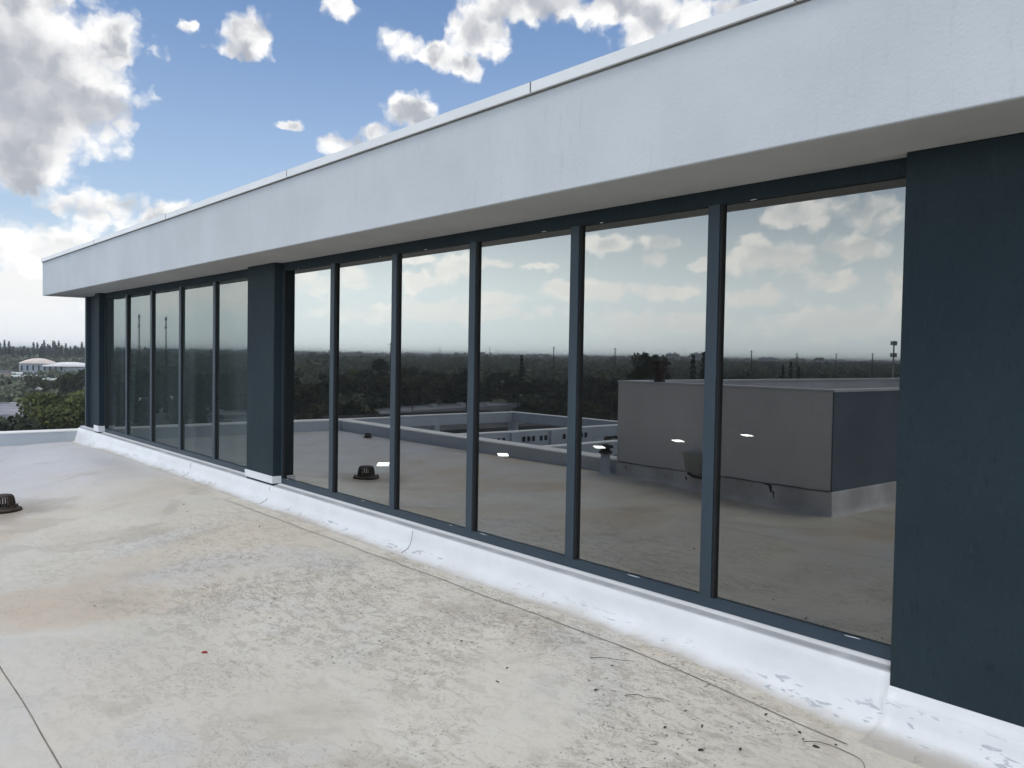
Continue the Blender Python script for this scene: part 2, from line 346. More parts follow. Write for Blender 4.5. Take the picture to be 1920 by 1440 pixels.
# ------------------------------------------------------------------ roof deck
def sst(x, a, b):
    t = min(1, max(0, (x-a)/(b-a))); return t*t*(3-2*t)
def deck_z(x, y):
    zw = .20-.07*(1-sst(x, -17.6, -14.8))
    z = zw if y > -.45 else (zw*sst(y, -2.5, -.45))
    z += .11*sst(x, -10, -5.5)*sst(y, -5.4, -3.4)*(1-sst(y, -3.0, -.8))
    if y > -1.2: z -= .07*sst(x, -3.4, -1.8)*sst(y,-1.2,-.5)
    z = max(z, .10*(1-sst(y, -5.2, -2.9))*(1-sst(x, -8.6, -6.2)), .10*(1-sst(x, -17.4, -12.6)))
    return z
def grid(name, xs, ys, zf, mat):
    me = bpy.data.meshes.new(name); vs = [(x, y, zf(x, y)) for x in xs for y in ys]; n = len(ys)
    fs = [(i*n+j, (i+1)*n+j, (i+1)*n+j+1, i*n+j+1) for i in range(len(xs)-1) for j in range(n-1) if ys[j] > -5.81 or xs[i] > -5.5]
    me.from_pydata(vs, [], fs); me.materials.append(mat); me.update(); me.shade_smooth()
    o = bpy.data.objects.new(name, me); C.collection.objects.link(o); return o
xs = list(np.arange(-18.0, 14.01, .2)); ys = list(np.arange(-11.2, -.19, .1))
struct(grid('roof_deck', xs, ys, deck_z, m_deck))
# membrane seams: thin laps lying on the deck
def lap(name, pts, w, label, mat):
    mb = MB(); vs = []; 
    for i, (x, y) in enumerate(pts):
        a = Vector(pts[min(i+1, len(pts)-1)])-Vector(pts[max(i-1, 0)]); a.normalize(); nrm = Vector((-a.y, a.x))*w/2
        for s_ in (-1, 1): vs.append((x+nrm.x*s_, y+nrm.y*s_, deck_z(x, y)+.004))
    mb.add(vs, [(2*i, 2*i+2, 2*i+3, 2*i+1) for i in range(len(pts)-1)]); return mb.build(name, mat)
def wob(x0, x1, y, s=.15, amp=.006, seed=0):
    r_ = random.Random(seed); n = int(abs(x1-x0)/s)+1; return [(x0+(x1-x0)*i/n, y+r_.uniform(-amp, amp)) for i in range(n+1)]
struct(lap('membrane_seam', wob(-9.5, -1.95, -.47, .25, .008, 1), .007, '', m_seam))
struct(lap('membrane_seam', wob(-8.5, 2, -3.33, .25, .006, 2), .006, '', m_seam))
# ------------------------------------------------------------------ penthouse building
XR, XC2R, XC2L, XL = -1.93, -8.99, -9.735, -16.31
bd = thing('office_building', (-9, 4, -18), 'white and dark slate rooftop penthouse with mirrored window wall above the roof deck', 'building')
bd_inv = Matrix.Translation((9, -4, 18))
def P_(o, parent=bd):      # keep world coordinates under the building's empty
    o.parent = parent; o.matrix_parent_inverse = bd_inv if parent is bd else Matrix.Identity(4); return o
YF = -.665
mb = MB().box(-18.1, 14, -5.79, 12, -18, -.12).box(-5.2, 14, -11.4, -5.791, -18, -.12); mb.box(-18.1, 14, -.02, 12, -.119, .40)
P_(mb.build('lower_wall', m_parapet))
rows = MB()
ff = MB(); 
P_(ff.box(-18.15, 14, YF, YF+.03, 2.90, 3.533).box(-18.15, -18.12, YF+.03, 12, 2.90, 3.533).build('fascia', m_fascia, bevel=.006))
P_(MB().box(-18.12, 14, YF+.03, 12, 2.902, 3.5).build('soffit', m_soffit))
cp = MB(); seams = [-18.165, -14.32, -10.93, -7.48, -4.02, -2.19, 1.3, 4.8, 8.3, 14]
for a, b in zip(seams[:-1], seams[1:]):
    cp.box(a+.003, b-.003, YF-.026, YF+.30, 3.535, 3.60)
cp.box(-18.166, -17.85, YF+.301, 12, 3.53, 3.60)
P_(MB().box(-18.155, 13.9, YF-.006, YF+.02, 3.525, 3.534).build('drip_shadow', m_seal_shadow))  # shadow line under the coping, built as a thin dark strip
cpo = P_(cp.build('coping', m_coping))
for x in seams[1:-1]: MB().box(x-.005, x+.005, YF-.0275, YF+.29, 3.536, 3.6008).build('coping_joint', m_seal_shadow).parent = cpo
# columns with bevelled foot flashing
def column(x0, x1, yf, z0, flash=None, name='column'):
    c = MB().box(x0, x1, yf, -.001 if x1 < 0 else .3, z0, 2.901).build(name, m_dark); P_(c); 
    md = c.modifiers.new('bevel', 'BEVEL'); md.width = .006; md.segments = 2
    if flash:
        f = MB().box(x0-.012, x1+.012, yf-.014, -.03, flash[0], flash[1]).build('foot_flashing', m_white); f.parent = c
    return c
column(XC2L, XC2R, -.125, .40, (.425, .505))
column(-16.60, XL, -.125, .40, (.425, .53))
column(XR, 14, -.125, .30, None)
P_(MB().box(-17.66, -16.60, .05, .25, .28, 2.901).build('recess_wall', m_dark))
P_(MB().box(-17.74, -17.66, -.02, .25, .28, 2.901).build('corner_trim', m_frame))
# window bays
def bay(x0, x1, n, glass, lab):
    fr = MB().box(x0+.001, x1-.001, -.03, .10, .421, .482)
    fr.box(x0+.001, x0+.03, -.03, .10, .482, 2.812).box(x1-.022, x1-.001, -.03, .10, .482, 2.812)
    f = fr.build('window_frame', m_frame); P_(f); f['label'] = lab
    MB().box(x0+.001, x1-.001, -.03, .10, 2.812, 2.901).build('header', m_dark).parent = f  # darker than the frame: soffit shade put into the header's colour
    w = (x1-x0)/n
    for i in range(1, n):
        xm = x0+w*i
        m = MB().box(xm-.041, xm+.041, -.031, .085, .4825, 2.8115).build('mullion', m_frame); m.parent = f
    for i in range(n if n == 6 else 0):      # leftover bits of white sealant on the frame edges
        for q in range(2):
            xs_ = x0+w*i+.1+rnd.random()*(w-.35); L_ = rnd.uniform(.02, .11); up_ = q == 0
            zz = 2.809 if up_ else .4835
            MB().tube([(xs_+L_*u, -.026+rnd.uniform(-.002,.002), zz+rnd.uniform(-.001,.001)) for u in (0,.3,.6,1)], lambda u: .0026*(1-abs(u-.5)), 5).build('sealant_bead', m_white).parent = f
    for i in range(n):
        a = x0+w*i+(.041 if i else .03); b = x0+w*(i+1)-(.041 if i < n-1 else .022)
        g = MB(); tl = (rnd.uniform(-.0015,.0015), rnd.uniform(-.0022,.0022))
        vs = [(a,.0,.4825),(b,.0+tl[0],.4825),(b,.0+tl[0]+tl[1],2.8115),(a,.0+tl[1],2.8115)]
        vs += [(x, y+.008, z) for x, y, z in vs]
        g.add(vs, [(0,1,2,3)], 0); g.add(vs, [(7,6,5,4),(1,5,6,2),(0,3,7,4),(3,2,6,7),(0,4,5,1)], 1)
        o = g.build('glass_pane', [glass, m_clear]); o.parent = f
        MB().box(a+.0005, a+.014, -.022, -.002, .483, 2.811).build('gasket', m_black).parent = f
        MB().box(b-.006, b-.0005, -.012, -.002, .483, 2.811).build('gasket', m_black).parent = f
m_clear = mirror_glass('clear_back', .0, (1,1,1), .95)
bay(XC2R, XR, 6, m_glassA, 'six pane mirrored window bay between two dark columns')
bay(XL, XC2L, 5, m_glassB, 'five pane darker window bay at the far end')
# interior shell seen faintly through the coated glass
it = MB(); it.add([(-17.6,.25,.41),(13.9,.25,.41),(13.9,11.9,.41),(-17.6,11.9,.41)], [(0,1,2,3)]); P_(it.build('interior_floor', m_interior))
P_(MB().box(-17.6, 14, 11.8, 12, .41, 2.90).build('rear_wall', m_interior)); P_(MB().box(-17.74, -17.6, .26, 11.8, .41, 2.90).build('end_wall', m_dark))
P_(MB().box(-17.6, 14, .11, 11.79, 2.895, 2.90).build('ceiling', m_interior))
# upstand (coated cove) along the wall foot
def cove(x0, x1, prof, name, step=.06, seed=3):
    me = bpy.data.meshes.new(name); nx = int((x1-x0)/step)+1; vs = []; r_ = random.Random(seed); ph = [r_.uniform(0, 6) for _ in range(6)]
    for i in range(nx+1):
        x = x0+(x1-x0)*i/nx
        for k, (y, z) in enumerate(prof):
            t = k/(len(prof)-1)
            w = .004*t*math.sin(x*2.3+ph[0])+.003*math.sin(x*5.1+ph[1]+k*.4)*(1 if k > 1 else 0)+.002*math.sin(x*13+ph[2]+k)*(1 if k > 1 else 0)
            zz = z if k < len(prof)-3 else max(deck_z(x, y-.02)-.002*(k == len(prof)-1)+[.03,.008,-.003][k-len(prof)+3], 0)
            vs.append((x, y+w, zz+(w*.5 if 1 < k < len(prof)-3 else 0)))
    n = len(prof); fs = [(i*n+j, i*n+j+1, (i+1)*n+j+1, (i+1)*n+j) for i in range(nx) for j in range(n-1)]
    vs += [(x1, -.02, .05), (x0, -.02, .05)]; fs += [tuple(range(nx*n, nx*n+n))+(len(vs)-2,), tuple(range(n))+(len(vs)-1,)]
    me.from_pydata(vs, [], fs); me.materials.append(m_cove); me.update(); me.shade_smooth()
    o = bpy.data.objects.new(name, me); C.collection.objects.link(o); return o
pf = [(-.02,.4195),(-.062,.418),(-.075,.411),(-.105,.405),(-.128,.398),(-.142,.385),(-.150,.355),(-.156,.32),(-.165,.285),(-.177,.25),(-.20,.225),(-.25,.2),(-.36,.2)]
P_(cove(-17.74, -1.929, pf, 'base_cove'))
pf2 = [(-.120,.335),(-.131,.333),(-.137,.325),(-.140,.287),(-.168,.284),(-.176,.27),(-.185,.22),(-.20,.17),(-.23,.14),(-.33,.2),(-.46,.2)]
P_(cove(-1.935, 14, pf2, 'column_base_cove', seed=8))
for x in (-11.55, -9.02, -6.1): P_(MB().tube([(x, -.148, .385), (x+.002, -.158, .32), (x-.002, -.168, .27), (x+.002, -.20, .236), (x, -.26, .208)], .0022, 5).build('cove_joint', m_seal_shadow, smooth=True))

# interior lit panels
for i, y in enumerate((1.63, 3.65, 5.65, 7.62, 9.68)):
    t = thing('ceiling_light', (-9.52, y, .47), '%s lit white light panel glowing behind the mirrored window wall' % ['nearest the glass,', 'second from the glass,', 'middle of the five,', 'fourth from the glass,', 'deepest inside the room,'][i], 'light', 'row of lit panels inside')
    t.rotation_euler = (0, 0, R(-35)); MB().box(-.155, .155, -.085, .085, -.058, -.012).build('housing', m_frame, t); MB().box(-.145, .145, -.073, .073, -.011, 0).build('diffuser', m_led, t)
# ------------------------------------------------------------------ parapets
def wall_thing(name, segs, capw, label, cat, mat=m_parapet, cap=m_parcap, dz=0):
    x0, x1, y0, y1, z1 = segs
    t = thing(name, ((x0+x1)/2, (y0+y1)/2, -.12), label, cat)
    iv = Matrix.Translation((-(x0+x1)/2, -(y0+y1)/2, .12))
    w = MB().box(x0, x1, y0, y1, -.119, z1-.03).build('wall', mat); w.parent = t; w.matrix_parent_inverse = iv
    c = MB().box(x0-capw, x1+capw, y0-capw, y1+capw, z1-.028, z1).build('coping', cap, bevel=.008); c.parent = t; c.matrix_parent_inverse = iv
    if dz:
        for q in (w, c):
            for vv in q.data.vertices:
                if vv.co.z > 0 and vv.co.x > (x0+x1)/2: vv.co.z -= dz
    return t, iv
wall_thing('parapet_wall', (-18.1, -17.75, -5.8, -.021, .35), .004, 'low pale parapet closing the far end of the roof deck', 'parapet')
wall_thing('parapet_wall', (-17.745, -8.96, -5.8, -5.45, .335), .004, 'long low parapet reflected behind the drain in the mirrored windows', 'parapet', dz=.012)
wall_thing('parapet_wall', (-5.38, 14, -11.5, -11.15, .35), .004, 'low parapet along the roof edge beyond the rooftop enclosure', 'parapet')
wall_thing('parapet_wall', (13.7, 14.05, -11.1, -.5, .35), .004, 'low parapet closing the near end of the roof deck behind the photographer', 'parapet')
# fallen leaf litter at corner of parapet: dark heap seen in reflection
# ------------------------------------------------------------------ enclosure box
bx = thing('rooftop_enclosure', (-7.2, -9.5, 0), 'grey stucco rooftop enclosure with one slate side reflected in the right windows', 'enclosure'); iv = Matrix.Translation((7.2, 9.5, 0))
def B_(o, p=bx):
    o.parent = p; o.matrix_parent_inverse = iv; return o
X0, X1, Y1, Y0, ZT = -8.95, -5.4, -5.45, -14.5, 1.54
w = MB(); w.box(X0, X1-.02, Y1-.2, Y1, -18, ZT-.02); w.box(X0, X0+.2, Y0, Y1-.2, -18, ZT-.02); w.box(X0+.2, X1-.02, Y0, Y0+.2, -18, ZT-.02)
B_(w.build('wall', m_box))
B_(MB().box(X1-.2, X1, Y0+.001, Y1-.201, -18, ZT-.02).box(X1-.019, X1, Y1-.2, Y1-.001, -18, ZT-.02).build('slate_side_wall', m_boxside))
r_ = MB(); r_.box(X0-.01, X1+.01, Y1-.22, Y1+.012, ZT-.018, ZT+.01); r_.box(X0-.01, X0+.22, Y0, Y1-.221, ZT-.018, ZT+.01); r_.box(X1-.22, X1+.01, Y0, Y1-.221, ZT-.018, ZT+.01); r_.box(X0+.221, X1-.221, Y0-.01, Y0+.22, ZT-.018, ZT+.01)
B_(r_.build('rim', m_boxcap))
B_(MB().box(X0+.2, X1-.2, Y0+.2, Y1-.2, .9, 1.0).build('inner_roof', m_lowroof))
def cove_strip(pts, name, mat, h, parent, d=.05):
    mb = MB(); prof = [(0, h), (.010, h), (.013, h-.02), (.018, .07), (.03, .02), (.07, -.002)]
    vs = []
    for i, (x, y, nx_, ny) in enumerate(pts):
        for (o_, z) in prof: vs.append((x+nx_*o_, y+ny*o_, z+(deck_z(x+nx_*.2, y+ny*.2) if z < .2 else .0)))
    n = len(prof); mb.add(vs, [(i*n+j, (i+1)*n+j, (i+1)*n+j+1, i*n+j+1) for i in range(len(pts)-1) for j in range(n-1)])
    return mb.build(name, mat, smooth=True)
m_boxbase = paint('enclosure_base_coating', (.68,.67,.66), .7, .25, 1.5, .5, 20, .5)
B_(cove_strip([(x, Y1, 0, 1) for x in np.arange(X0, X1-.02, .15)]+[(X1, Y1, .25, 1), (X1, Y1, 1, 1), (X1, Y1, 1, .25)]+[(X1, y, 1, 0) for y in np.arange(Y1-.05, -11.2, -.15)], 'base_coating', m_boxbase, .30, bx))
ln = MB(); ln.tube([(x, Y1+.014, .298+rnd.uniform(-.006,.006)) for x in np.arange(X0+.05, X1, .12)], .007, 5)
B_(ln.build('sealant_line', m_seal_shadow))
# splash of dark sealant on the wall foot
for (x, z, w_, h_) in ((-6.25,.24,.03,.10),(-6.2,.17,.015,.09),(-7.6,.20,.02,.05),(-8.75,.23,.015,.04),(-6.32,.285,.06,.02)):
    B_(MB().add([(x-w_, Y1+.018, z+h_/2), (x+w_*.8, Y1+.018, z+h_*.4), (x+w_*1.1, Y1+.022, z-h_*.6), (x+w_*.3, Y1+.022, z-h_/2)], [(0,1,2,3)]).build('tar_splash', m_black))
# collector box on the wall
t = thing('collector_box', (-7.42, -5.42, .31), 'beige metal scupper collector box low on the grey enclosure wall', 'collector box')
b_ = MB(); vs = [(-.14,-.025,.26),(.14,-.025,.26),(.14,.12,.26),(-.14,.12,.26),(-.11,-.025,0),(.11,-.025,0),(.11,.08,0),(-.11,.08,0)]
b_.add(vs, [(0,1,5,4),(1,2,6,5),(2,3,7,6),(3,0,4,7),(4,5,6,7)]); b_.add([(x*.9, y*.9+.004, z-.01) for x, y, z in vs[:4]], [(0,1,2,3)], 1); b_.build('body', [paint('beige_metal', (.36,.36,.32), .6, .15, 4.), m_black], t)
MB().box(-.15,.15,-.03,.13,.262,.275).box(-.13,.13,-.02,.11,.2755,.277).build('rim', m_galv, t)
MB().tube([(-.1,.04,-.02),(0,.07,-.05),(.12,.05,-.06),(.2,.06,-.03)], .02, 6).build('sealant_bead', m_black, t)
# vent stub at the enclosure corner
t = thing('vent_pipe', (-9.06, -5.31, .09), 'short white vent pipe with black clamp cap beside the enclosure corner', 'vent pipe')
MB().lathe([(.14,0),(.10,.03),(.075,.08),(.072,.34),(0.0,.34)], n=16).build('stub', m_parapet, t, True)
MB().lathe([(.095,.33),(.10,.34),(.10,.37),(.07,.38),(.07,.41),(.12,.42),(.12,.45),(.02,.475),(0,.475)], n=16).build('cap', m_black, t, True)
# rusty manifold on top of the enclosure
t = thing('roof_manifold', (-8.23, -5.56, ZT+.01), 'rusty brown hose manifold with a ring of outlets on top of the grey enclosure', 'manifold')
MB().lathe([(.085,0),(.085,.02),(.072,.03),(.075,.16),(.085,.17),(.085,.20),(.05,.21),(0,.21)], n=18).build('barrel', m_rust, t, True)
MB().tube([(.15*math.cos(a), .15*math.sin(a), .285+.01*math.sin(2*a)) for a in np.linspace(0, 2*math.pi, 20)[:-1]], .018, 6, closed=True).build('ring', m_rust, t, True)
for k in range(5):
    a = k*2*math.pi/5
    MB().tube([(.04*math.cos(a), .04*math.sin(a), .205), (.06*math.cos(a), .06*math.sin(a), .25), (.145*math.cos(a), .145*math.sin(a), .282)], .013, 6).cyl((.105*math.cos(a), .105*math.sin(a), .25), (.125*math.cos(a), .125*math.sin(a), .30), .026, .026, 8).build('outlet', m_rust, t, True)
# ------------------------------------------------------------------ roof drains
def drain(loc, label, s=1):
    t = thing('roof_drain', loc, label, 'roof drain', 'roof drains on the deck')
    MB().lathe([(.0,.004),(.10,.006),(.165,.012),(.195,.004),(.20,.014),(.19,.026),(.14,.034),(.125,.036),(.12,.02)], n=32).build('flange', m_iron, t, True)
    MB().lathe([(.136,.035),(.138,.05),(.130,.054),(.12,.04)], n=32).build('dome_ring', m_iron, t, True)
    MB().lathe([(0,.185),(.06,.186),(.094,.180),(.106,.170),(.10,.162),(.06,.172),(0,.174)], n=32).build('dome_cap', m_iron, t, True)
    rb = MB()
    for k in range(28):
        a = 2*math.pi*k/28; ca, sa = math.cos(a), math.sin(a); n_ = (-sa*.0055, ca*.0055)
        pr = [(.134,.05),(.127,.10),(.119,.145),(.104,.172),(.094,.162),(.107,.138),(.115,.095),(.122,.05)]
        vs = [(r*ca+s_*n_[0], r*sa+s_*n_[1], z) for s_ in (-1, 1) for r, z in pr]
        rb.add(vs, [(i, (i+1) % 8, 8+(i+1) % 8, 8+i) for i in range(8)]+[(0,1,6,7),(1,2,5,6),(2,3,4,5),(15,14,9,8),(14,13,10,9),(13,12,11,10)])
    rb.build('dome_ribs', m_iron, t)
    MB().lathe([(0,-.01),(.12,-.01),(.12,.03)], n=20).build('sump', m_black, t)
    for k in range(4):
        a = k*math.pi/2+.4; MB().cyl((.172*math.cos(a), .172*math.sin(a), .03), (.172*math.cos(a), .172*math.sin(a), .056), .012, .01, 6).build('bolt', m_iron, t)
    t.scale = (s, s, s); return t
drain((-11.29, -2.40, .012), 'dark cast iron roof drain dome at the left edge of the deck', 1.0)
t2 = drain((-15.9, -5.1, .11), 'small dark drain by the far parapet corner in the reflection', .5)
# ------------------------------------------------------------------ small debris on the deck
def twig(pts, r, label, mat=None):
    x0, y0 = pts[0]; t = [(x-x0, y-y0, deck_z(x, y)+.007-deck_z(x0, y0)+.004*math.sin(i)) for i, (x, y) in enumerate(pts)]
    o = MB().tube(t, lambda u: r*.55*(1-.5*u), 6).build('twig', mat or m_bark, smooth=True); o.location = (x0, y0, deck_z(x0, y0)+.002)
    return tag(o, label, 'twig', 'twigs lying on the membrane')
def arc(cx, cy, r, a0, a1, n=14, sq=1.): return [(cx+r*math.cos(R(a0+(a1-a0)*i/n)), cy+r*sq*math.sin(R(a0+(a1-a0)*i/n))) for i in range(n+1)]
twig(arc(-1.93, -.72, .17, 150, -40), .0035, 'thin curled twig at the foot of the dark column')
twig(arc(-1.78, -.70, .16, 230, 380), .0035, 'long thin curved twig below the white column base')
twig([(-2.0,-1.02),(-1.96,-.98),(-1.90,-.955),(-1.86,-.93)], .007, 'thick black stick at the bottom edge near the corner')
twig([(-3.35,-.75),(-3.30,-.70),(-3.22,-.66),(-3.15,-.60)], .004, 'slim straight twig near the seam below the fifth window')
twig([(-2.9,-.95),(-2.86,-.90),(-2.80,-.89),(-2.76,-.84),(-2.72,-.85)], .004, 'bent twig among the mildew patches')
m_dleaf = paint('dry_leaf', (.03,.025,.018), .8, .4, 30.)
m_red = paint('red_plastic', (.35,.03,.02), .5, .2, 20.)
lf = MB().add([(-.018,0,0),(-.006,.008,.006),(.010,.007,.004),(.020,0,.001),(.010,-.007,.007),(-.006,-.008,.003)], [(0,1,5),(1,2,4,5),(2,3,4)]).build('dry_leaf', m_dleaf)
spots = [(-2.35,-.52),(-2.30,-.58),(-2.15,-.55),(-2.10,-.60),(-2.02,-.62),(-1.98,-.52),(-3.2,-.72),(-3.05,-1.0),(-2.6,-.83),(-2.55,-1.05),(-2.45,-.9),(-2.3,-1.1),(-3.6,-1.15),(-3.5,-1.3),(-4.1,-1.1),(-2.2,-.95),(-7.0,-1.3),(-7.9,-.75),(-8.4,-1.2),(-9.6,-.9),(-9.2,-1.0),(-6.4,-2.6),(-8.9,-5.1),(-8.5,-5.2),(-8.3,-5.15),(-5.9,-5.1),(-6.6,-5.15)]
for i, (x, y) in enumerate(spots):
    o = lf if i == 0 else lf.copy()
    if i: C.collection.objects.link(o)
    o.location = (x, y, deck_z(x, y)+.002); o.rotation_euler = (rnd.uniform(-.2,.2), rnd.uniform(-.2,.2), rnd.uniform(0, 6)); s_ = rnd.uniform(.6, 1.1); o.scale = (s_, s_*rnd.uniform(.6,1.1), s_)
    tag(o, 'tiny dark dry leaf scrap ' + ('near the foot of the right dark column' if x > -2.5 and y > -.7 else 'in the mildew patches right of the deck centre' if x > -4.5 else 'at the foot of the grey enclosure in the reflection' if y < -5 else 'alone on the clean middle of the deck' if y < -2 else 'near the white cove in the middle distance'), 'leaf', 'dry leaf scraps on the deck')
o = MB().box(-.018,.018,-.006,.006,0,.006).box(-.012,.012,-.004,.008,.0062,.010).build('plastic_scrap', m_red, bevel=.002); o.location = (-5.02, -2.33, deck_z(-5.02,-2.33)+.002); o.rotation_euler = (0,0,.9)
tag(o, 'small red plastic scrap on the open deck', 'scrap')
# ------------------------------------------------------------------ lower wing: open white beam frame + white wing with windows
fz = thing('beam_frame', (-41, -31, -18), 'open white beam frame around the lower roof terrace, seen in the mirrored windows', 'beam frame'); ivf = Matrix.Translation((41, 31, 18))
def F_(o): o.parent = fz; o.matrix_parent_inverse = ivf; return o
def beam(x0, x1, y0, y1, zt, h, nm='beam'):
    F_(MB().box(x0, x1, y0, y1, zt-h, zt-.06).build(nm, m_beam)); F_(MB().box(x0-.02, x1+.02, y0-.02, y1+.02, zt-.058, zt).build('beam_top', m_beamtop))
ZB = -2.5
beam(-51.4, -50.9, -38.9, -8, ZB, .78); beam(-50.88, -24, -38.9, -38.4, ZB, .72)
beam(-38.2, -37.7, -38.37, -34.0, ZB, .70); beam(-38.2, -37.7, -33.98, -8, ZB, 1.9, 'window_wall')
yy = -33.4
while yy < -16:
    if not any(abs(yy-q) < .6 for q in (-27.5, -30.6)): F_(MB().box(-37.71, -37.67, yy-.11, yy+.11, -3.14, -2.84).build('window', m_win))
    yy += .38 if int(yy*10) % 4 else .62
for q in (-27.5, -30.6): F_(MB().box(-37.69, -37.55, q-.3, q+.3, -4.3, ZB-.07).build('pilaster', m_beam))
beam(-31.0, -30.5, -38.37, -8, ZB, .72); beam(-24.4, -23.9, -38.37, -8, ZB, .72)
for x, y in ((-51.15,-38.65),(-51.15,-31.1),(-51.15,-23),(-51.15,-15),(-44,-38.65),(-37.95,-30.6),(-37.95,-27.5),(-37.95,-20),(-37.95,-38.1),(-30.75,-30),(-30.75,-22),(-30.75,-38.1),(-24.1,-38.1)):
    F_(MB().box(x-.36, x+.36, y-.22, y+.22, -18, ZB-.73).build('post', m_beam))
def block(name, x0, x1, y0, y1, zt, label, cat, wmat=None, rmat=None, wins=(), rot=0, group=None, extra=None, gz=-18):
    cx, cy = (x0+x1)/2, (y0+y1)/2; t = thing(name, (cx, cy, gz), label, cat, group); t.rotation_euler = (0, 0, rot)
    hx, hy, h = (x1-x0)/2, (y1-y0)/2, zt-gz
    MB().box(-hx, hx, -hy, hy, 0, h-.5).build('wall', wmat or m_beam, t)
    rf = MB().box(-hx-.1, hx+.1, -hy-.1, hy+.1, h-.49, h-.1, 0, 0); rf.box(-hx-.1, hx+.1, -hy-.1, -hy+.25, h-.099, h+.35); rf.box(-hx-.1, hx+.1, hy-.25, hy+.1, h-.099, h+.35); rf.box(-hx-.1, -hx+.25, -hy+.251, hy-.251, h-.099, h+.35); rf.box(hx-.25, hx+.1, -hy+.251, hy-.251, h-.099, h+.35)
    rf.build('roof', rmat or m_beamtop, t)
    r2 = random.Random(int(abs(x0*7+y0)))
    for k in range(max(1, int(hx*hy/60))):
        ax, ay = r2.uniform(-hx*.7, hx*.7), r2.uniform(-hy*.7, hy*.7)
        MB().box(ax-.9, ax+.9, ay-.7, ay+.7, h-.09, h+.9).cyl((ax-.4, ay, h+.901), (ax-.4, ay, h+1.0), .35, .35, 10).cyl((ax+.4, ay, h+.901), (ax+.4, ay, h+1.0), .35, .35, 10).build('rooftop_unit', m_galv, t)
    for (side, n, zc, wh, frac) in wins:
        L = hy if side in 'EW' else hx
        for i in range(n):
            u = -L*.92+2*L*.92*(i+.5)/n; ww = 2*L*.92/n*frac/2; z = zc-gz
            if side == 'E': MB().box(hx-.05, hx+.05, u-ww, u+ww, z-wh/2, z+wh/2).box(hx+.051, hx+.10, u-ww-.05, u+ww+.05, z-wh/2-.1, z-wh/2).build('window', [m_win], t)
            if side == 'W': MB().box(-hx-.05, -hx+.05, u-ww, u+ww, z-wh/2, z+wh/2).box(-hx-.10, -hx-.051, u-ww-.05, u+ww+.05, z-wh/2-.1, z-wh/2).build('window', [m_win], t)
            if side == 'N': MB().box(u-ww, u+ww, hy-.05, hy+.05, z-wh/2, z+wh/2).box(u-ww-.05, u+ww+.05, hy+.051, hy+.10, z-wh/2-.1, z-wh/2).build('window', [m_win], t)
            if side == 'S': MB().box(u-ww, u+ww, -hy-.05, -hy+.05, z-wh/2, z+wh/2).box(u-ww-.05, u+ww+.05, -hy-.10, -hy-.051, z-wh/2-.1, z-wh/2).build('window', [m_win], t)
    return t
block('office_wing', -72, -54, -52, -33, -4.35, 'white lower wing with a row of square windows beneath the open beam frame', 'building', m_beam, m_darkroof, [('E', 22, -5.0, .6, .62), ('E', 12, -8.0, 1.0, .7), ('N', 12, -5.0, .6, .6)])
block('office_wing', -62, -53.5, -30, -16, -4.9, 'low white wing with dark awning windows behind the long parapet reflection', 'building', m_beam, m_lowroof, [('E', 14, -5.7, .7, .8)])
block('podium', -53.2, -18.9, -38.3, -6.5, -12.2, 'lower terrace roof between the open white beams', 'terrace', m_beam, m_darkroof)
# ------------------------------------------------------------------ ground
g = bpy.data.meshes.new('ground'); S = 12000
me_v = [(S*math.cos(a), S*math.sin(a), -18) for a in np.linspace(0, 2*math.pi, 65)[:-1]]
g.from_pydata(me_v, [], [tuple(range(64))]); g.materials.append(m_ground); go = bpy.data.objects.new('ground', g); C.collection.objects.link(go); struct(go)
def polar(azd, d): return (-d*math.cos(R(azd)), -4.16+d*math.sin(R(azd)))
def road(a0, d0, a1, d1, w):
    p, q = Vector(polar(a0, d0)), Vector(polar(a1, d1)); n = (q-p).normalized().orthogonal()*w/2
    struct(MB().add([(p.x-n.x, p.y-n.y, -17.99), (q.x-n.x, q.y-n.y, -17.99), (q.x+n.x, q.y+n.y, -17.99), (p.x+n.x, p.y+n.y, -17.99)], [(0,1,2,3)]).build('road', m_asph))
road(25, 120, -80, 170, 9); road(20, 260, -30, 300, 12); road(-25, 90, -28, 700, 8); road(-55, 90, -50, 900, 9); road(9.5, 90, 12, 330, 30)
# ------------------------------------------------------------------ trees
def clumps(rs, n, shape, size):
    """n leaf clumps (bent quads) spread through a crown volume"""
    c = shape(rs, n); nrm = rs.normal(size=(n, 3)); nrm[:, 2] += .6; nrm /= np.linalg.norm(nrm, axis=1)[:, None]
    t = np.cross(nrm, rs.normal(size=(n, 3))); t /= np.linalg.norm(t, axis=1)[:, None]; b = np.cross(nrm, t)
    s = (size*rs.uniform(.5, 1.3, n))[:, None]
    v = np.stack([c-t*s-b*s*.6, c+t*s*.8-b*s*.7+nrm*s*.2, c+t*s+b*s*.6, c-t*s*.7+b*s*.8-nrm*s*.25], 1)
    return v.reshape(-1, 3)
def quadmesh(name, V, mat):
    n = len(V)//4; me = bpy.data.meshes.new(name); me.vertices.add(len(V)); me.vertices.foreach_set('co', V.astype(np.float32).ravel())
    me.loops.add(4*n); me.loops.foreach_set('vertex_index', np.arange(4*n, dtype=np.int32)); me.polygons.add(n)
    me.polygons.foreach_set('loop_start', np.arange(0, 4*n, 4, dtype=np.int32)); me.polygons.foreach_set('loop_total', np.full(n, 4, np.int32))
    me.materials.append(mat); me.update(calc_edges=True); me.validate(); return me
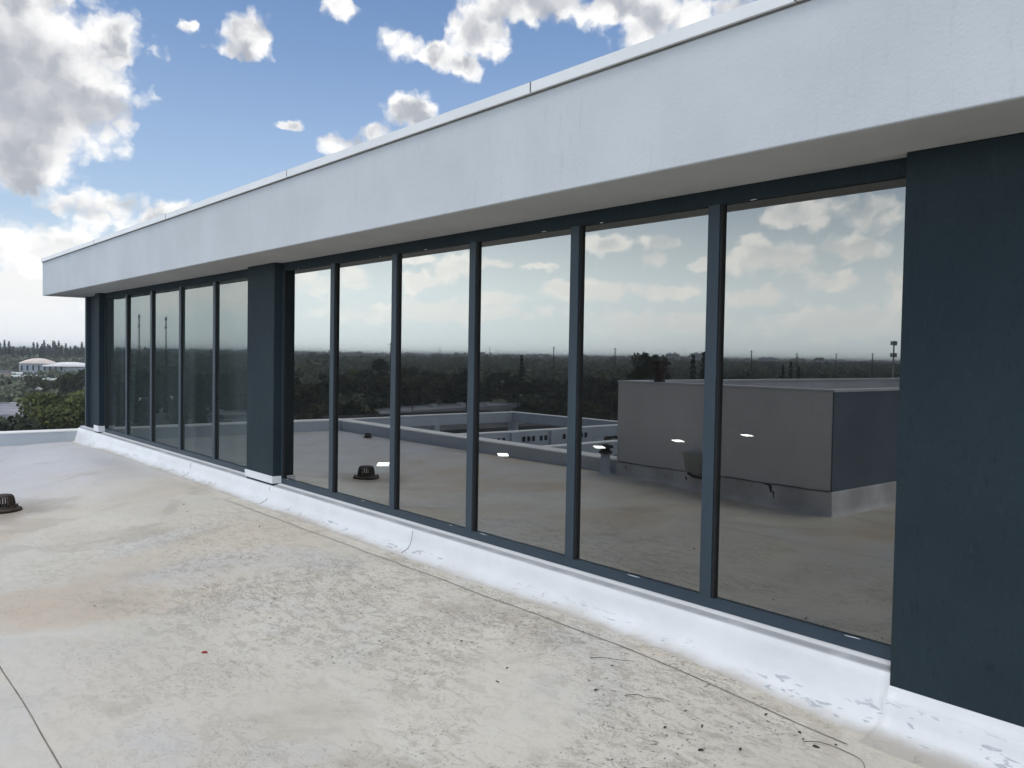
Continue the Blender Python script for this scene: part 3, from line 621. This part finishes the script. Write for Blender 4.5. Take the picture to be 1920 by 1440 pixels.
def lobes(rs, n, H, Rr, base, k=11, flat=.62):
    a = rs.uniform(0, 2*np.pi, k); r = Rr*np.sqrt(rs.uniform(.05, .62, k)); z = base+(H-base)*rs.uniform(.22, .80, k)
    cen = np.stack([r*np.cos(a), r*np.sin(a), z], 1); rad = Rr*rs.uniform(.26, .50, k)
    cen[:, 2] = np.minimum(cen[:, 2], H-rad*flat); i = rs.integers(0, k, n)
    d = rs.normal(size=(n, 3)); d /= np.linalg.norm(d, axis=1)[:, None]; q = rs.uniform(.55, 1.05, n)[:, None]
    return cen[i]+d*q*rad[i][:, None]*np.array([1, 1, flat])
def broad(seed, H=10., Rr=5., base=2.6, n=2200, size=.42, mat=None, k=11, name='broadleaf_tree'):
    rs = np.random.default_rng(seed); t = thing(name, (0, 0, -500), None, 'tree')
    me = quadmesh('crown', clumps(rs, n, lambda r, m: lobes(r, m, H, Rr, base, k), size), mat or m_leaf); o = bpy.data.objects.new('crown', me); C.collection.objects.link(o); o.parent = t
    tb = MB().tube([(0,0,-.2),(.1,.05,base*.5),(0,.1,base),(.2,-.1,H*.6)], lambda u: .32*(1-.75*u), 7)
    for j in range(5):
        a = rs.uniform(0, 6.28); l = Rr*.6; tb.tube([(0,.05,base*.85),(l*.4*math.cos(a), l*.4*math.sin(a), base+1.0),(l*math.cos(a), l*math.sin(a), H*.62)], lambda u: .16*(1-.7*u), 5)
    tb.build('trunk', m_bark, t); return t
def pine(seed, H=18., Rr=2.2, n=700, size=.42, name='pine_tree'):
    rs = np.random.default_rng(seed); t = thing(name, (0, 0, -500), None, 'tree')
    def sh(r, m):
        z = r.uniform(.14, 1., m)**.85; tier = np.round(z*14)/14; rad = Rr*(1.08-z)**.75*(.35+.65*np.abs(np.sin(z*43+seed)))
        a = r.uniform(0, 6.28, m); q = np.sqrt(r.uniform(.02, 1, m)); return np.stack([rad*q*np.cos(a), rad*q*np.sin(a), H*(z*.6+tier*.4)], 1)
    me = quadmesh('crown', clumps(rs, n, sh, size), m_pine); o = bpy.data.objects.new('crown', me); C.collection.objects.link(o); o.parent = t
    MB().cyl((0,0,-.2), (0,0,H*.97), .22, .03, 7).build('trunk', m_bark, t); return t
def palm(seed, H=10.):
    rs = np.random.default_rng(seed); t = thing('palm_tree', (0, 0, -500), None, 'tree'); V = []
    for k in range(22):
        a = rs.uniform(0, 6.28); up_ = rs.uniform(-.3, 1.1); L = rs.uniform(2., 2.7); prev = np.array([0, 0, H]); d = np.array([math.cos(a), math.sin(a), up_])
        for s_ in range(6):
            d = d+np.array([0, 0, -.32]); nx_ = prev+d/np.linalg.norm(d)*L/6; side = np.array([-math.sin(a), math.cos(a), 0])*.34*(1-s_/7); dr = np.array([0, 0, -.16])
            V += [prev-side+dr, prev, nx_, nx_-side*.9+dr, prev, prev+side+dr, nx_+side*.9+dr, nx_]; prev = nx_
    me = quadmesh('crown', np.array(V), m_leaf2); o = bpy.data.objects.new('crown', me); C.collection.objects.link(o); o.parent = t
    MB().tube([(0,0,-.2),(.15,0,H*.4),(.1,.1,H*.75),(0,0,H)], lambda u: .2*(1-.35*u), 8).build('trunk', m_bark, t); return t
BR = [broad(11), broad(12, 11, 6.2, 2.8, 2600, .46, k=14), broad(13, 8.5, 4.2, 2.2, 1700, .38), broad(14, 12, 5.2, 3.2, 2400, .44)]
GR = [broad(21, 10.5, 6.5, 1.2, 15000, .19, m_leaf2, 20), broad(22, 8, 4.5, 1.2, 7000, .19, m_leaf2, 14)]
PN = [pine(31), pine(32, 20, 2.0, 600), pine(33, 16, 2.6, 800)]
NP = [pine(41, 19, 1.5, 420, .38, 'conifer_tree')]
PM = [palm(51)]
FE = [broad(61, 21, 5.0, 7, 4200, .24, m_leaf, 18, name='feathery_tree')]
protos = BR+GR+PN+NP+PM+FE; used = set()
def plant(kind, x, y, s, label, group=None, sz=None, parts=True):
    p = kind; rz = rnd.uniform(0, 6.28); sc = (s, s, (sz if sz and sz > 1.05 and s < .7 else s*(sz or rnd.uniform(.85, 1.15))))
    if p.name not in used:
        used.add(p.name); p.location = (x, y, -18); p.rotation_euler = (0, 0, rz); p.scale = sc; o = p
    else: o = dup(p, (x, y, -18), rz, None, None, sc)
    o['label'] = label
    if group: o['group'] = group
    elif 'group' in o: del o['group']
    return o
occupied = [(-63, -42, 16), (-58, -23, 10), (-40, -22, 26), (-9, -2, 22)]
def free(x, y, r=4):
    return all((x-a)**2+(y-b)**2 > (c+r)**2 for a, b, c in occupied)
# -- direct view beyond the far parapet
x, y = polar(12.0, 158); plant(GR[0], x, y, 1.15, 'big bright green leafy tree just over the far parapet', None, 1.12); occupied.append((x, y, 5))
x, y = polar(11.1, 146); plant(GR[1], x, y, .8, 'lower fresh green tree in front of the big bright green one', None, .75); occupied.append((x, y, 4))
x, y = polar(13.4, 172); plant(GR[0], x, y, 1.1, 'green tree beside the far dark corner of the building', None, 1.0); occupied.append((x, y, 4))
x, y = polar(8.3, 140); plant(BR[1], x, y, 1.0, 'dark broad tree at the left edge of the view', None, 1.0)
x, y = polar(8.6, 112); plant(GR[1], x, y, .7, 'small light green tree low at the left edge', None, .7)
x, y = polar(12.6, 300); plant(BR[3], x, y, 1.05, 'dark bushy tree behind the bright green one', None, 1.0)
x, y = polar(13.2, 330); plant(BR[3], x, y, 1.1, 'tall dark tree at the right of the skyline gap', None, 1.05)
# -- buildings of the town
def blk(azd, d, w, dep, zt, rotd, label, cat='building', wmat=None, rmat=None, wins=(), group=None):
    x, y = polar(azd, d); occupied.append((x, y, max(w, dep)*.55))
    return block('low_building', x-w/2, x+w/2, y-dep/2, y+dep/2, zt, label, cat, wmat, rmat, wins, R(rotd), group)
m_lil = paint('lilac_grey_roof', (.26,.255,.28), .9, .3, .2)
m_wbld = paint('pale_blue_white_wall', (.42,.48,.55), .8, .1, .3)
blk(10.0, 232, 46, 26, -12.6, -14, 'wide low building with a lilac grey roof full of units', wmat=m_wbld, rmat=m_lil, wins=[('E', 5, -15, 1.6, .6)])
blk(9.55, 176, 5, 4.6, -14.0, -12, 'little white building with two dark windows below the far parapet line', wmat=m_wbld, rmat=m_wbld, wins=[('E', 2, -15.1, 1.2, .55)])
blk(12.0, 470, 8, 20, -13.2, -10, 'long thin pale roofed building between dark trees', wmat=m_lowroof, rmat=m_beamtop)
blk(10.9, 395, 10, 10, -14.2, -10, 'small pale shed among the dark trees', wmat=m_lowroof)
# domed arena
x, y = polar(11.6, 680); ar = thing('arena', (x, y, -16.8), 'white arena with low curved roofs under the pine treeline', 'arena'); ar.rotation_euler = (0, 0, R(-12)); occupied.append((x, y, 34))
m_peach = paint('sunlit_peach_roof', (.72,.62,.56), .6, .08, .1); m_wroof = paint('white_arena_roof', (.80,.80,.80), .6, .1, .1)
def vault(cx, cy, hx, hy, z0, rise, mat, nm):
    vs = []; n = 14
    for i in range(n+1):
        u = -1+2*i/n
        for v in (-1, -.5, 0, .5, 1): vs.append((cx+hx*v, cy+hy*u, z0+rise*(1-u*u)*(1-.35*v*v)))
    for i in range(n+1):
        u = -1+2*i/n
        for v in (-1, 1): vs.append((cx+hx*v, cy+hy*u, z0-.6))
    b = (n+1)*5; fs = [(i*5+j, i*5+j+1, (i+1)*5+j+1, (i+1)*5+j) for i in range(n) for j in range(4)]+[(i*5, (i+1)*5, b+2*i+2, b+2*i) for i in range(n)]+[(i*5+4, b+2*i+1, b+2*i+3, (i+1)*5+4) for i in range(n)]
    MB().add(vs, fs).build(nm, mat, ar, True)
MB().box(-16, 16, -22, 6, 0, 8.4).build('wall', m_wbld, ar); MB().box(-16, 18, 6.1, 24, 0, 6.0).build('wall', m_wbld, ar)
vault(0, -11, 17, 11, 8.8, 3.0, m_peach, 'curved_roof'); vault(2, 9, 19, 17, 7.0, 2.4, m_wroof, 'curved_roof')
for k in range(8): MB().box(16.1, 16.6, -21+k*3.4, -20+k*3.4, 3.5, 7).build('window', m_win, ar)
blk(9.1, 600, 12, 16, -13.4, -12, 'small white roofed shop left of the arena', wmat=m_wbld, rmat=m_beamtop)
blk(10.4, 560, 10, 22, -14.0, -10, 'low white roofed shed in front of the arena', wmat=m_wbld, rmat=m_beamtop)
blk(13.0, 590, 14, 12, -13.6, -12, 'pale blue sided shed in front of the white curved roof', wmat=m_wbld, rmat=m_beamtop)
blk(14.2, 640, 14, 14, -12.5, -12, 'pale blue industrial shed right of the arena', wmat=m_wbld)
blk(8.6, 520, 12, 12, -10.5, -12, 'tan rounded building at the left horizon', wmat=paint('tan_wall', (.35,.30,.24), .9), rmat=m_lowroof)
# mirror side
blk(-33.5, 236, 13, 62, -13.2, -33+18, 'long grey flat roofed building in front of the dark wood', rmat=m_lowroof, wmat=m_lowroof, wins=[('E', 14, -15.2, 1.2, .5)])
blk(-40.5, 225, 12, 24, -13.8, -20, 'short grey flat roofed building right of the long white one', rmat=m_lowroof, wmat=m_beam)
blk(-15.8, 250, 14, 18, -11.6, -15, 'white flat roofed block in the darker far windows', rmat=m_beamtop, wmat=m_wbld, wins=[('E', 6, -14, 1.4, .6)])
blk(-19.5, 215, 12, 14, -13.5, -18, 'grey flat roofed block beside the white one in the far windows', rmat=m_lowroof, wmat=m_wbld)
blk(-58.5, 330, 26, 40, -12.5, -50, 'grey warehouse roof behind the rooftop enclosure', rmat=m_lowroof, wmat=m_beam)
blk(-63.5, 330, 20, 18, -10.5, -55, 'bright white roofed warehouse under the cell tower', rmat=m_beamtop, wmat=m_beam)
blk(-50.8, 260, 16, 18, -9.5, -45, 'pale building half hidden behind the feathery tree', rmat=m_lowroof, wmat=m_beam, wins=[('N', 5, -12, 1.3, .6)])
for i, (a, w_, h_, d_, lab) in enumerate([(-50.4, 40, 32, 2500, 'narrow hazy tower block on the reflected horizon'), (-52.2, 56, 34, 2500, 'wide hazy tower block on the reflected horizon'), (-56.4, 60, 26, 2900, 'low hazy block on the reflected horizon behind the conifers'), (-60.5, 110, 21, 2800, 'long hazy block on the reflected horizon'), (-41.2, 70, 24, 3200, 'faint block on the horizon right of the steel mast')]):
    x, y = polar(a, d_); t = thing('tower_block', (x, y, -18), lab, 'building'); t.rotation_euler = (0, 0, R(-a))
    mbb = MB().box(-15, 15, -w_/2, w_/2, 0, h_); mbb.build('wall', m_beam, t); MB().box(-6, 6, -w_*.25, -w_*.05, h_+.01, h_+4).box(-6, 6, w_*.1, w_*.3, h_+.01, h_+3).build('roof_plant', m_beam, t)
    wn = MB()
    for fl in range(int(h_/3.4)): wn.box(15.01, 15.3, -w_*.46, w_*.46, 1.2+fl*3.4, 2.6+fl*3.4)
    wn.build('window_band', m_win, t)
# houses
def house(cw, lab, m_r, rx, ry):
    t = thing('house', (0, 0, -500), lab, 'house', 'houses among the trees')
    MB().box(-rx, rx, -ry, ry, 0, 3).build('wall', cw, t)
    e = .6; MB().add([(-rx-e,-ry-e,3.01),(rx+e,-ry-e,3.01),(rx+e,ry+e,3.01),(-rx-e,ry+e,3.01),(-rx+ry,0,5.0),(rx-ry,0,5.0)], [(0,1,5,4),(1,2,5),(2,3,4,5),(3,0,4),(3,2,1,0)]).build('roof', m_r, t)
    MB().box(-rx*.6,-rx*.2,-ry-.05,-ry+.05,1,2.2).build('window', m_win, t); MB().box(rx*.2,rx*.6,-ry-.05,-ry+.05,1,2.2).build('window', m_win, t); MB().box(-.5,.5,-ry-.06,-ry+.05,.02,2.1).build('door', m_bark, t)
    return t
HS = [house(paint('cream_wall', (.5,.47,.4), .9), 'white roofed house half hidden in trees', paint('white_tile', (.66,.66,.64), .8), 9, 5.5), house(paint('grey_wall', (.4,.4,.4), .9), 'grey roofed house half hidden in trees', paint('grey_tile', (.33,.33,.34), .9), 8, 5), house(paint('tan_wall_b', (.42,.36,.3), .9), 'tan roofed house half hidden in trees', paint('tan_tile', (.40,.33,.26), .9), 10, 6)]
hu = set(); nh = 0; tries = 0
while nh < 75 and tries < 5000:
    tries += 1
    a = rnd.uniform(-72, 4) if rnd.random() < .85 else rnd.uniform(8, 24); d = rnd.uniform(270, 1100); x, y = polar(a, d)
    if not free(x, y, 10): continue
    if 7 < a < 15 and d < 600: continue
    k = rnd.randrange(3); h = HS[k]
    if k not in hu: hu.add(k); h.location = (x, y, -18); h.rotation_euler = (0,0,rnd.uniform(0,6))
    else: dup(h, (x, y, -18), rnd.uniform(0, 6))
    occupied.append((x, y, 7)); nh += 1
# -- named trees of the reflection
x, y = polar(-47.2, 215); plant(FE[0], x, y, .62, 'tall airy feathery tree rising over the left corner of the enclosure', None, 1.12)
x, y = polar(-48.2, 222); plant(FE[0], x, y, .55, 'second airy tall tree leaning next to the feathery one', None, 1.10)
x, y = polar(-51.3, 225); plant(PN[0], x, y, 1.05, 'spiky pine right of the rusty manifold', None, 1.12)
x, y = polar(-50.6, 230); plant(PN[1], x, y, .95, 'thin spiky pine behind the rusty manifold', None, 1.08)
for a, s_, lb in ((-56.6,.95,'left of three narrow conifers over the enclosure'), (-57.1,1.0,'middle of three narrow conifers over the enclosure'), (-57.6,.92,'right of three narrow conifers over the enclosure')):
    x, y = polar(a, 300); plant(NP[0], x, y, s_, lb, 'three narrow conifers', 1.0)
x, y = polar(-39.2, 300); plant(NP[0], x, y, 1.05, 'lone pointed conifer in the middle of the reflected skyline', None, 1.0)
x, y = polar(-37.3, 310); plant(NP[0], x, y, .7, 'shorter pointed conifer left of the lone tall one', None, 1.0)
x, y = polar(-30.0, 380); plant(FE[0], x, y, .95, 'palm like ragged tree beside the left reflected power pole', None, 1.0)
x, y = polar(-60.9, 290); plant(BR[1], x, y, 1.5, 'round dark oak behind the enclosure rim', None, .9)
x, y = polar(-62.6, 285); plant(BR[2], x, y, 1.1, 'small dark round tree left of the cell tower', None, 1.0)
x, y = polar(-55.2, 230); plant(BR[3], x, y, 1.1, 'dark tree with a pointed top beside the last mullion', None, 1.15)
x, y = polar(-52.9, 225); plant(BR[3], x, y, 1.05, 'dark tree close behind the enclosure near the last mullion', None, 1.1)
# -- wood: individual broad trees
cnt = 0; tries = 0
names = ['dark broad tree in the wood reflected beyond the parapet', 'wide spreading dark tree in the reflected wood', 'small round dark tree in the reflected wood', 'tall full dark tree in the reflected wood']
while cnt < 250 and tries < 8000:
    tries += 1
    a = rnd.uniform(-72, -6); d = 190+rnd.random()**.9*210; x, y = polar(a, d)
    if a < -45 and d < 250: continue
    if not free(x, y, 1.5): continue
    k = rnd.choice([0,0,1,1,2,3,3]); sc = rnd.uniform(.85, 1.15)*(1 if d > 220 else .75)
    plant(BR[k], x, y, sc, names[k], 'dark wood beyond the parapet'); occupied.append((x, y, 1.6)); cnt += 1
for i in range(44):
    a = rnd.uniform(7.2, 15.5); d = rnd.uniform(250, 620); x, y = polar(a, d)
    if not free(x, y, 2): continue
    if 8.9 < a < 11.2 and d < 285: continue
    if 8.6 < a < 14 and d > 430: continue
    k = rnd.choice([0,1,2,3]); plant(BR[k], x, y, rnd.uniform(.7, 1.05) if d < 300 else rnd.uniform(.5, .75), 'dark tree of the neighbourhood seen over the far parapet', 'trees beyond the far parapet'); occupied.append((x, y, 2.))
for i in range(12):
    a = rnd.uniform(-66, -14); d = rnd.uniform(200, 400); x, y = polar(a, d)
    if free(x, y, 1): plant(PM[0], x, y, rnd.uniform(.9, 1.4), 'slender palm standing among the darker trees', 'palms in the reflected wood')
for i in range(150):
    a = 6.6+9.2*i/150+rnd.uniform(-.04, .04); d = rnd.uniform(800, 930); x, y = polar(a, d)
    plant(PN[rnd.randrange(3)], x, y, rnd.uniform(1.0, 1.4), 'tall pine in the row along the left horizon', 'pine row on the left horizon', rnd.uniform(.85, 1.0))
for p in protos:
    if p.name not in used:
        for c_ in list(p.children): bpy.data.objects.remove(c_)
        bpy.data.objects.remove(p)
for k, h in enumerate(HS):
    if k not in hu:
        for c_ in list(h.children): bpy.data.objects.remove(c_)
        bpy.data.objects.remove(h)
# -- far woods: one mass
rs = np.random.default_rng(5)
def mass(n, a0, a1, d0, d1, pw, h0, h1, r0, r1, q, size):
    a = np.radians(rs.uniform(a0, a1, n)); d = d0+(d1-d0)*rs.uniform(0, 1, n)**pw
    X = -d*np.cos(a); Y = -4.16+d*np.sin(a); H = rs.uniform(h0, h1, n); Rr = rs.uniform(r0, r1, n)
    ok = np.ones(n, bool)
    for (ox, oy, orr) in occupied:
        if orr > 6: ok &= ((X-ox)**2+(Y-oy)**2) > (orr+3)**2
    X, Y, H, Rr = X[ok], Y[ok], H[ok], Rr[ok]; m = len(X)
    dd = rs.normal(size=(m, q, 3)); dd /= np.linalg.norm(dd, axis=2)[..., None]; dd[..., 2] = np.abs(dd[..., 2])*1.3-.35
    rr = rs.uniform(.5, 1.05, (m, q, 1))
    c = np.stack([X, Y, -18+H*.5], 1)[:, None, :]+dd*rr*np.stack([Rr, Rr, H*.48], 1)[:, None, :]
    c = c.reshape(-1, 3); nn = len(c); sz = np.repeat(size*Rr/5, q)
    nrm = rs.normal(size=(nn, 3)); nrm[:, 2] += .7; nrm /= np.linalg.norm(nrm, axis=1)[:, None]
    t = np.cross(nrm, rs.normal(size=(nn, 3))); t /= np.linalg.norm(t, axis=1)[:, None]; b = np.cross(nrm, t); s = (sz*rs.uniform(.5, 1.3, nn))[:, None]
    return np.stack([c-t*s-b*s*.6, c+t*s*.8-b*s*.7+nrm*s*.2, c+t*s+b*s*.6, c-t*s*.7+b*s*.8-nrm*s*.25], 1).reshape(-1, 3)
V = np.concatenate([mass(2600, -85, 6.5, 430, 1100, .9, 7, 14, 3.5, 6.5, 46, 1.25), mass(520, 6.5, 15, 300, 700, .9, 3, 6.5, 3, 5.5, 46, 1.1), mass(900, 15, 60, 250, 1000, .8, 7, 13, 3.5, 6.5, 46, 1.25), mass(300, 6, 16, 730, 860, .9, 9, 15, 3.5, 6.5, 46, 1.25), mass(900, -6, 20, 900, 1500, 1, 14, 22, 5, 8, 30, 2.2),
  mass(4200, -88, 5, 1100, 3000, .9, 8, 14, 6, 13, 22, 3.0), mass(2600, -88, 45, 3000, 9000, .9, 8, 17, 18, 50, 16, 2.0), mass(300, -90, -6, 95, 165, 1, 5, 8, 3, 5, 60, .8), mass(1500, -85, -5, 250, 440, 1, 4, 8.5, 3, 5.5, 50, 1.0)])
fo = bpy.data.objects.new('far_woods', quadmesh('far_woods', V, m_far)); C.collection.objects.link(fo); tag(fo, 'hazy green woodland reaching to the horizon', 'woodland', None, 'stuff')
# ------------------------------------------------------------------ poles, masts
def power_pole(a, d, top, lab, arm=True, r=.42):
    x, y = polar(a, d); h = top+18+1.9; t = thing('power_pole', (x, y, -18), lab, 'power pole', 'power poles')
    MB().cyl((0,0,0), (0,0,h), r, r*.6, 8).build('post', m_pole, t)
    if arm:
        ca, sa = math.cos(R(-a)), math.sin(R(-a)); MB().box(-.08, .08, -1.4, 1.4, h-1.2, h-1.0, rot=R(-a), c=(0,0)).box(-.08, .08, -1.0, 1.0, h-2.8, h-2.65, rot=R(-a), c=(0,0)).build('crossarm', m_pole, t)
        MB().cyl((-1.3*sa,-1.3*ca,h-1), (-1.3*sa,-1.3*ca,h-.6), .07).cyl((1.3*sa,1.3*ca,h-1), (1.3*sa,1.3*ca,h-.6), .07).build('insulator', m_galv, t)
    return t
def mtop(px, dist): return px*1.9/1589*dist
for a, d, px, lab in ((-30.6,400,12,'power pole with crossarm over the left reflected trees'), (-36.6,560,12,'bare power pole in the middle pane, left of the lone conifer'), (-42.0,600,10,'power pole right of the lone conifer'), (-46.2,600,9,'power pole just left of the feathery tree'),
    (-55.0,560,9,'power pole close to the right of the last mullion'), (-57.9,640,7,'thin power pole behind the three conifers'), (-60.3,700,7,'thin power pole over the round dark oak'), (-62.4,640,8,'thin power pole left of the cell tower'), (-64.1,640,6,'thin power pole right of the cell tower')):
    power_pole(a, d, mtop(px, d), lab)
for a, d, px, lab in ((-31.3,225,-36,'pale street pole in front of the dark wood, second pane'), (-38.6,225,-40,'pale street pole beside the grey roof, fourth pane'), (-35.0,225,-41,'pale street pole in front of the long white roof')):
    power_pole(a, d, mtop(px, d), lab, False, .2)
def lattice(a, d, top, w, lab, name='lattice_mast', heads=False):
    w = w*.7
    x, y = polar(a, d); h = top+19.9; t = thing(name, (x, y, -18), lab, 'mast'); m = MB(); n = int(h/2.2)
    for sx, sy in ((-1,-1),(1,-1),(0,1)): m.cyl((sx*w/2, sy*w/2, 0), (sx*w/4, sy*w/4, h), .10, .07, 5)
    for i in range(n):
        z0, z1 = h*i/n, h*(i+1)/n; k0, k1 = w/2*(1-.5*i/n), w/2*(1-.5*(i+1)/n)
        m.cyl((-k0,-k0,z0), (k1,-k1,z1), .05, .05, 4).cyl((k0,-k0,z0), (0,k1,z1), .05, .05, 4).cyl((0,k0,z0), (-k1,-k1,z1), .05, .05, 4)
    m.build('lattice', m_pole, t)
    for z in (h-1.5, h-5.5): MB().cyl((-1.3,0,z), (1.3,0,z), .06).cyl((-1.3,0,z-.8), (-1.3,0,z+.8), .16).cyl((1.3,0,z-.8), (1.3,0,z+.8), .16).build('antenna', m_galv, t)
    return t
lattice(-14.9, 420, 16.5, 1.4, 'tall lattice antenna mast in the farthest dark pane'); lattice(-16.7, 460, 17, 1.3, 'second lattice antenna mast, one pane nearer')
lattice(-38.0, 1500, 16, 3.0, 'hazy lattice mast far off left of the lone conifer'); lattice(-34.6, 1500, 14, 3.0, 'faint hazy lattice mast above the middle panes')
x, y = polar(-63.35, 360); h = 19.9+8.2; t = thing('cell_tower', (x, y, -18), 'slim cell tower with two antenna rings at the right of the last pane', 'cell tower')
MB().cyl((0,0,0), (0,0,h), .42, .26, 10).build('mast', m_galv, t)
for z in (h-.9, h-5.6):
    MB().tube([(1.0*math.cos(q), 1.0*math.sin(q), z) for q in np.linspace(0, 6.28, 13)[:-1]], .07, 5, closed=True).cyl((-1,0,z), (1,0,z), .06).cyl((0,-1,z), (0,1,z), .06).build('platform', m_galv, t)
    for k in range(9):
        q = 6.28*k/9; MB().box(1.05*math.cos(q)-.14, 1.05*math.cos(q)+.14, 1.05*math.sin(q)-.14, 1.05*math.sin(q)+.14, z-.8, z+.8).build('antenna_panel', m_galv, t)
x, y = polar(13.05, 270); t = thing('street_lamp', (x, y, -18), 'street lamp standing among the trees left of the far column', 'street lamp')
MB().cyl((0,0,0), (0,0,8.2), .12, .07, 8).tube([(0,0,8.1),(.3,.3,8.5),(.9,.9,8.6)], .05, 6).build('pole', m_galv, t); MB().box(.7,1.2,.7,1.1,8.5,8.7).build('lamp_head', m_beamtop, t)
# ------------------------------------------------------------------ haze: an even body of air round everything
hzm = bpy.data.materials.new('haze_air'); hzm.use_nodes = True; hn = hzm.node_tree; hn.nodes.clear()
vp = hn.nodes.new('ShaderNodeVolumePrincipled'); vp.inputs['Color'].default_value = (.90,.95,1.0,1); vp.inputs['Density'].default_value = 1.7e-4; vp.inputs['Anisotropy'].default_value = .2
ho = hn.nodes.new('ShaderNodeOutputMaterial'); hn.links.new(vp.outputs[0], ho.inputs['Volume'])
hb = MB().box(-12500, 12500, -12500, 12500, -19.2, 22).build('haze', hzm); tag(hb, 'thin pale summer haze over the plain', 'haze', None, 'stuff')
C.cycles.max_bounces = 8; C.cycles.transparent_max_bounces = 12; C.cycles.volume_bounces = 1
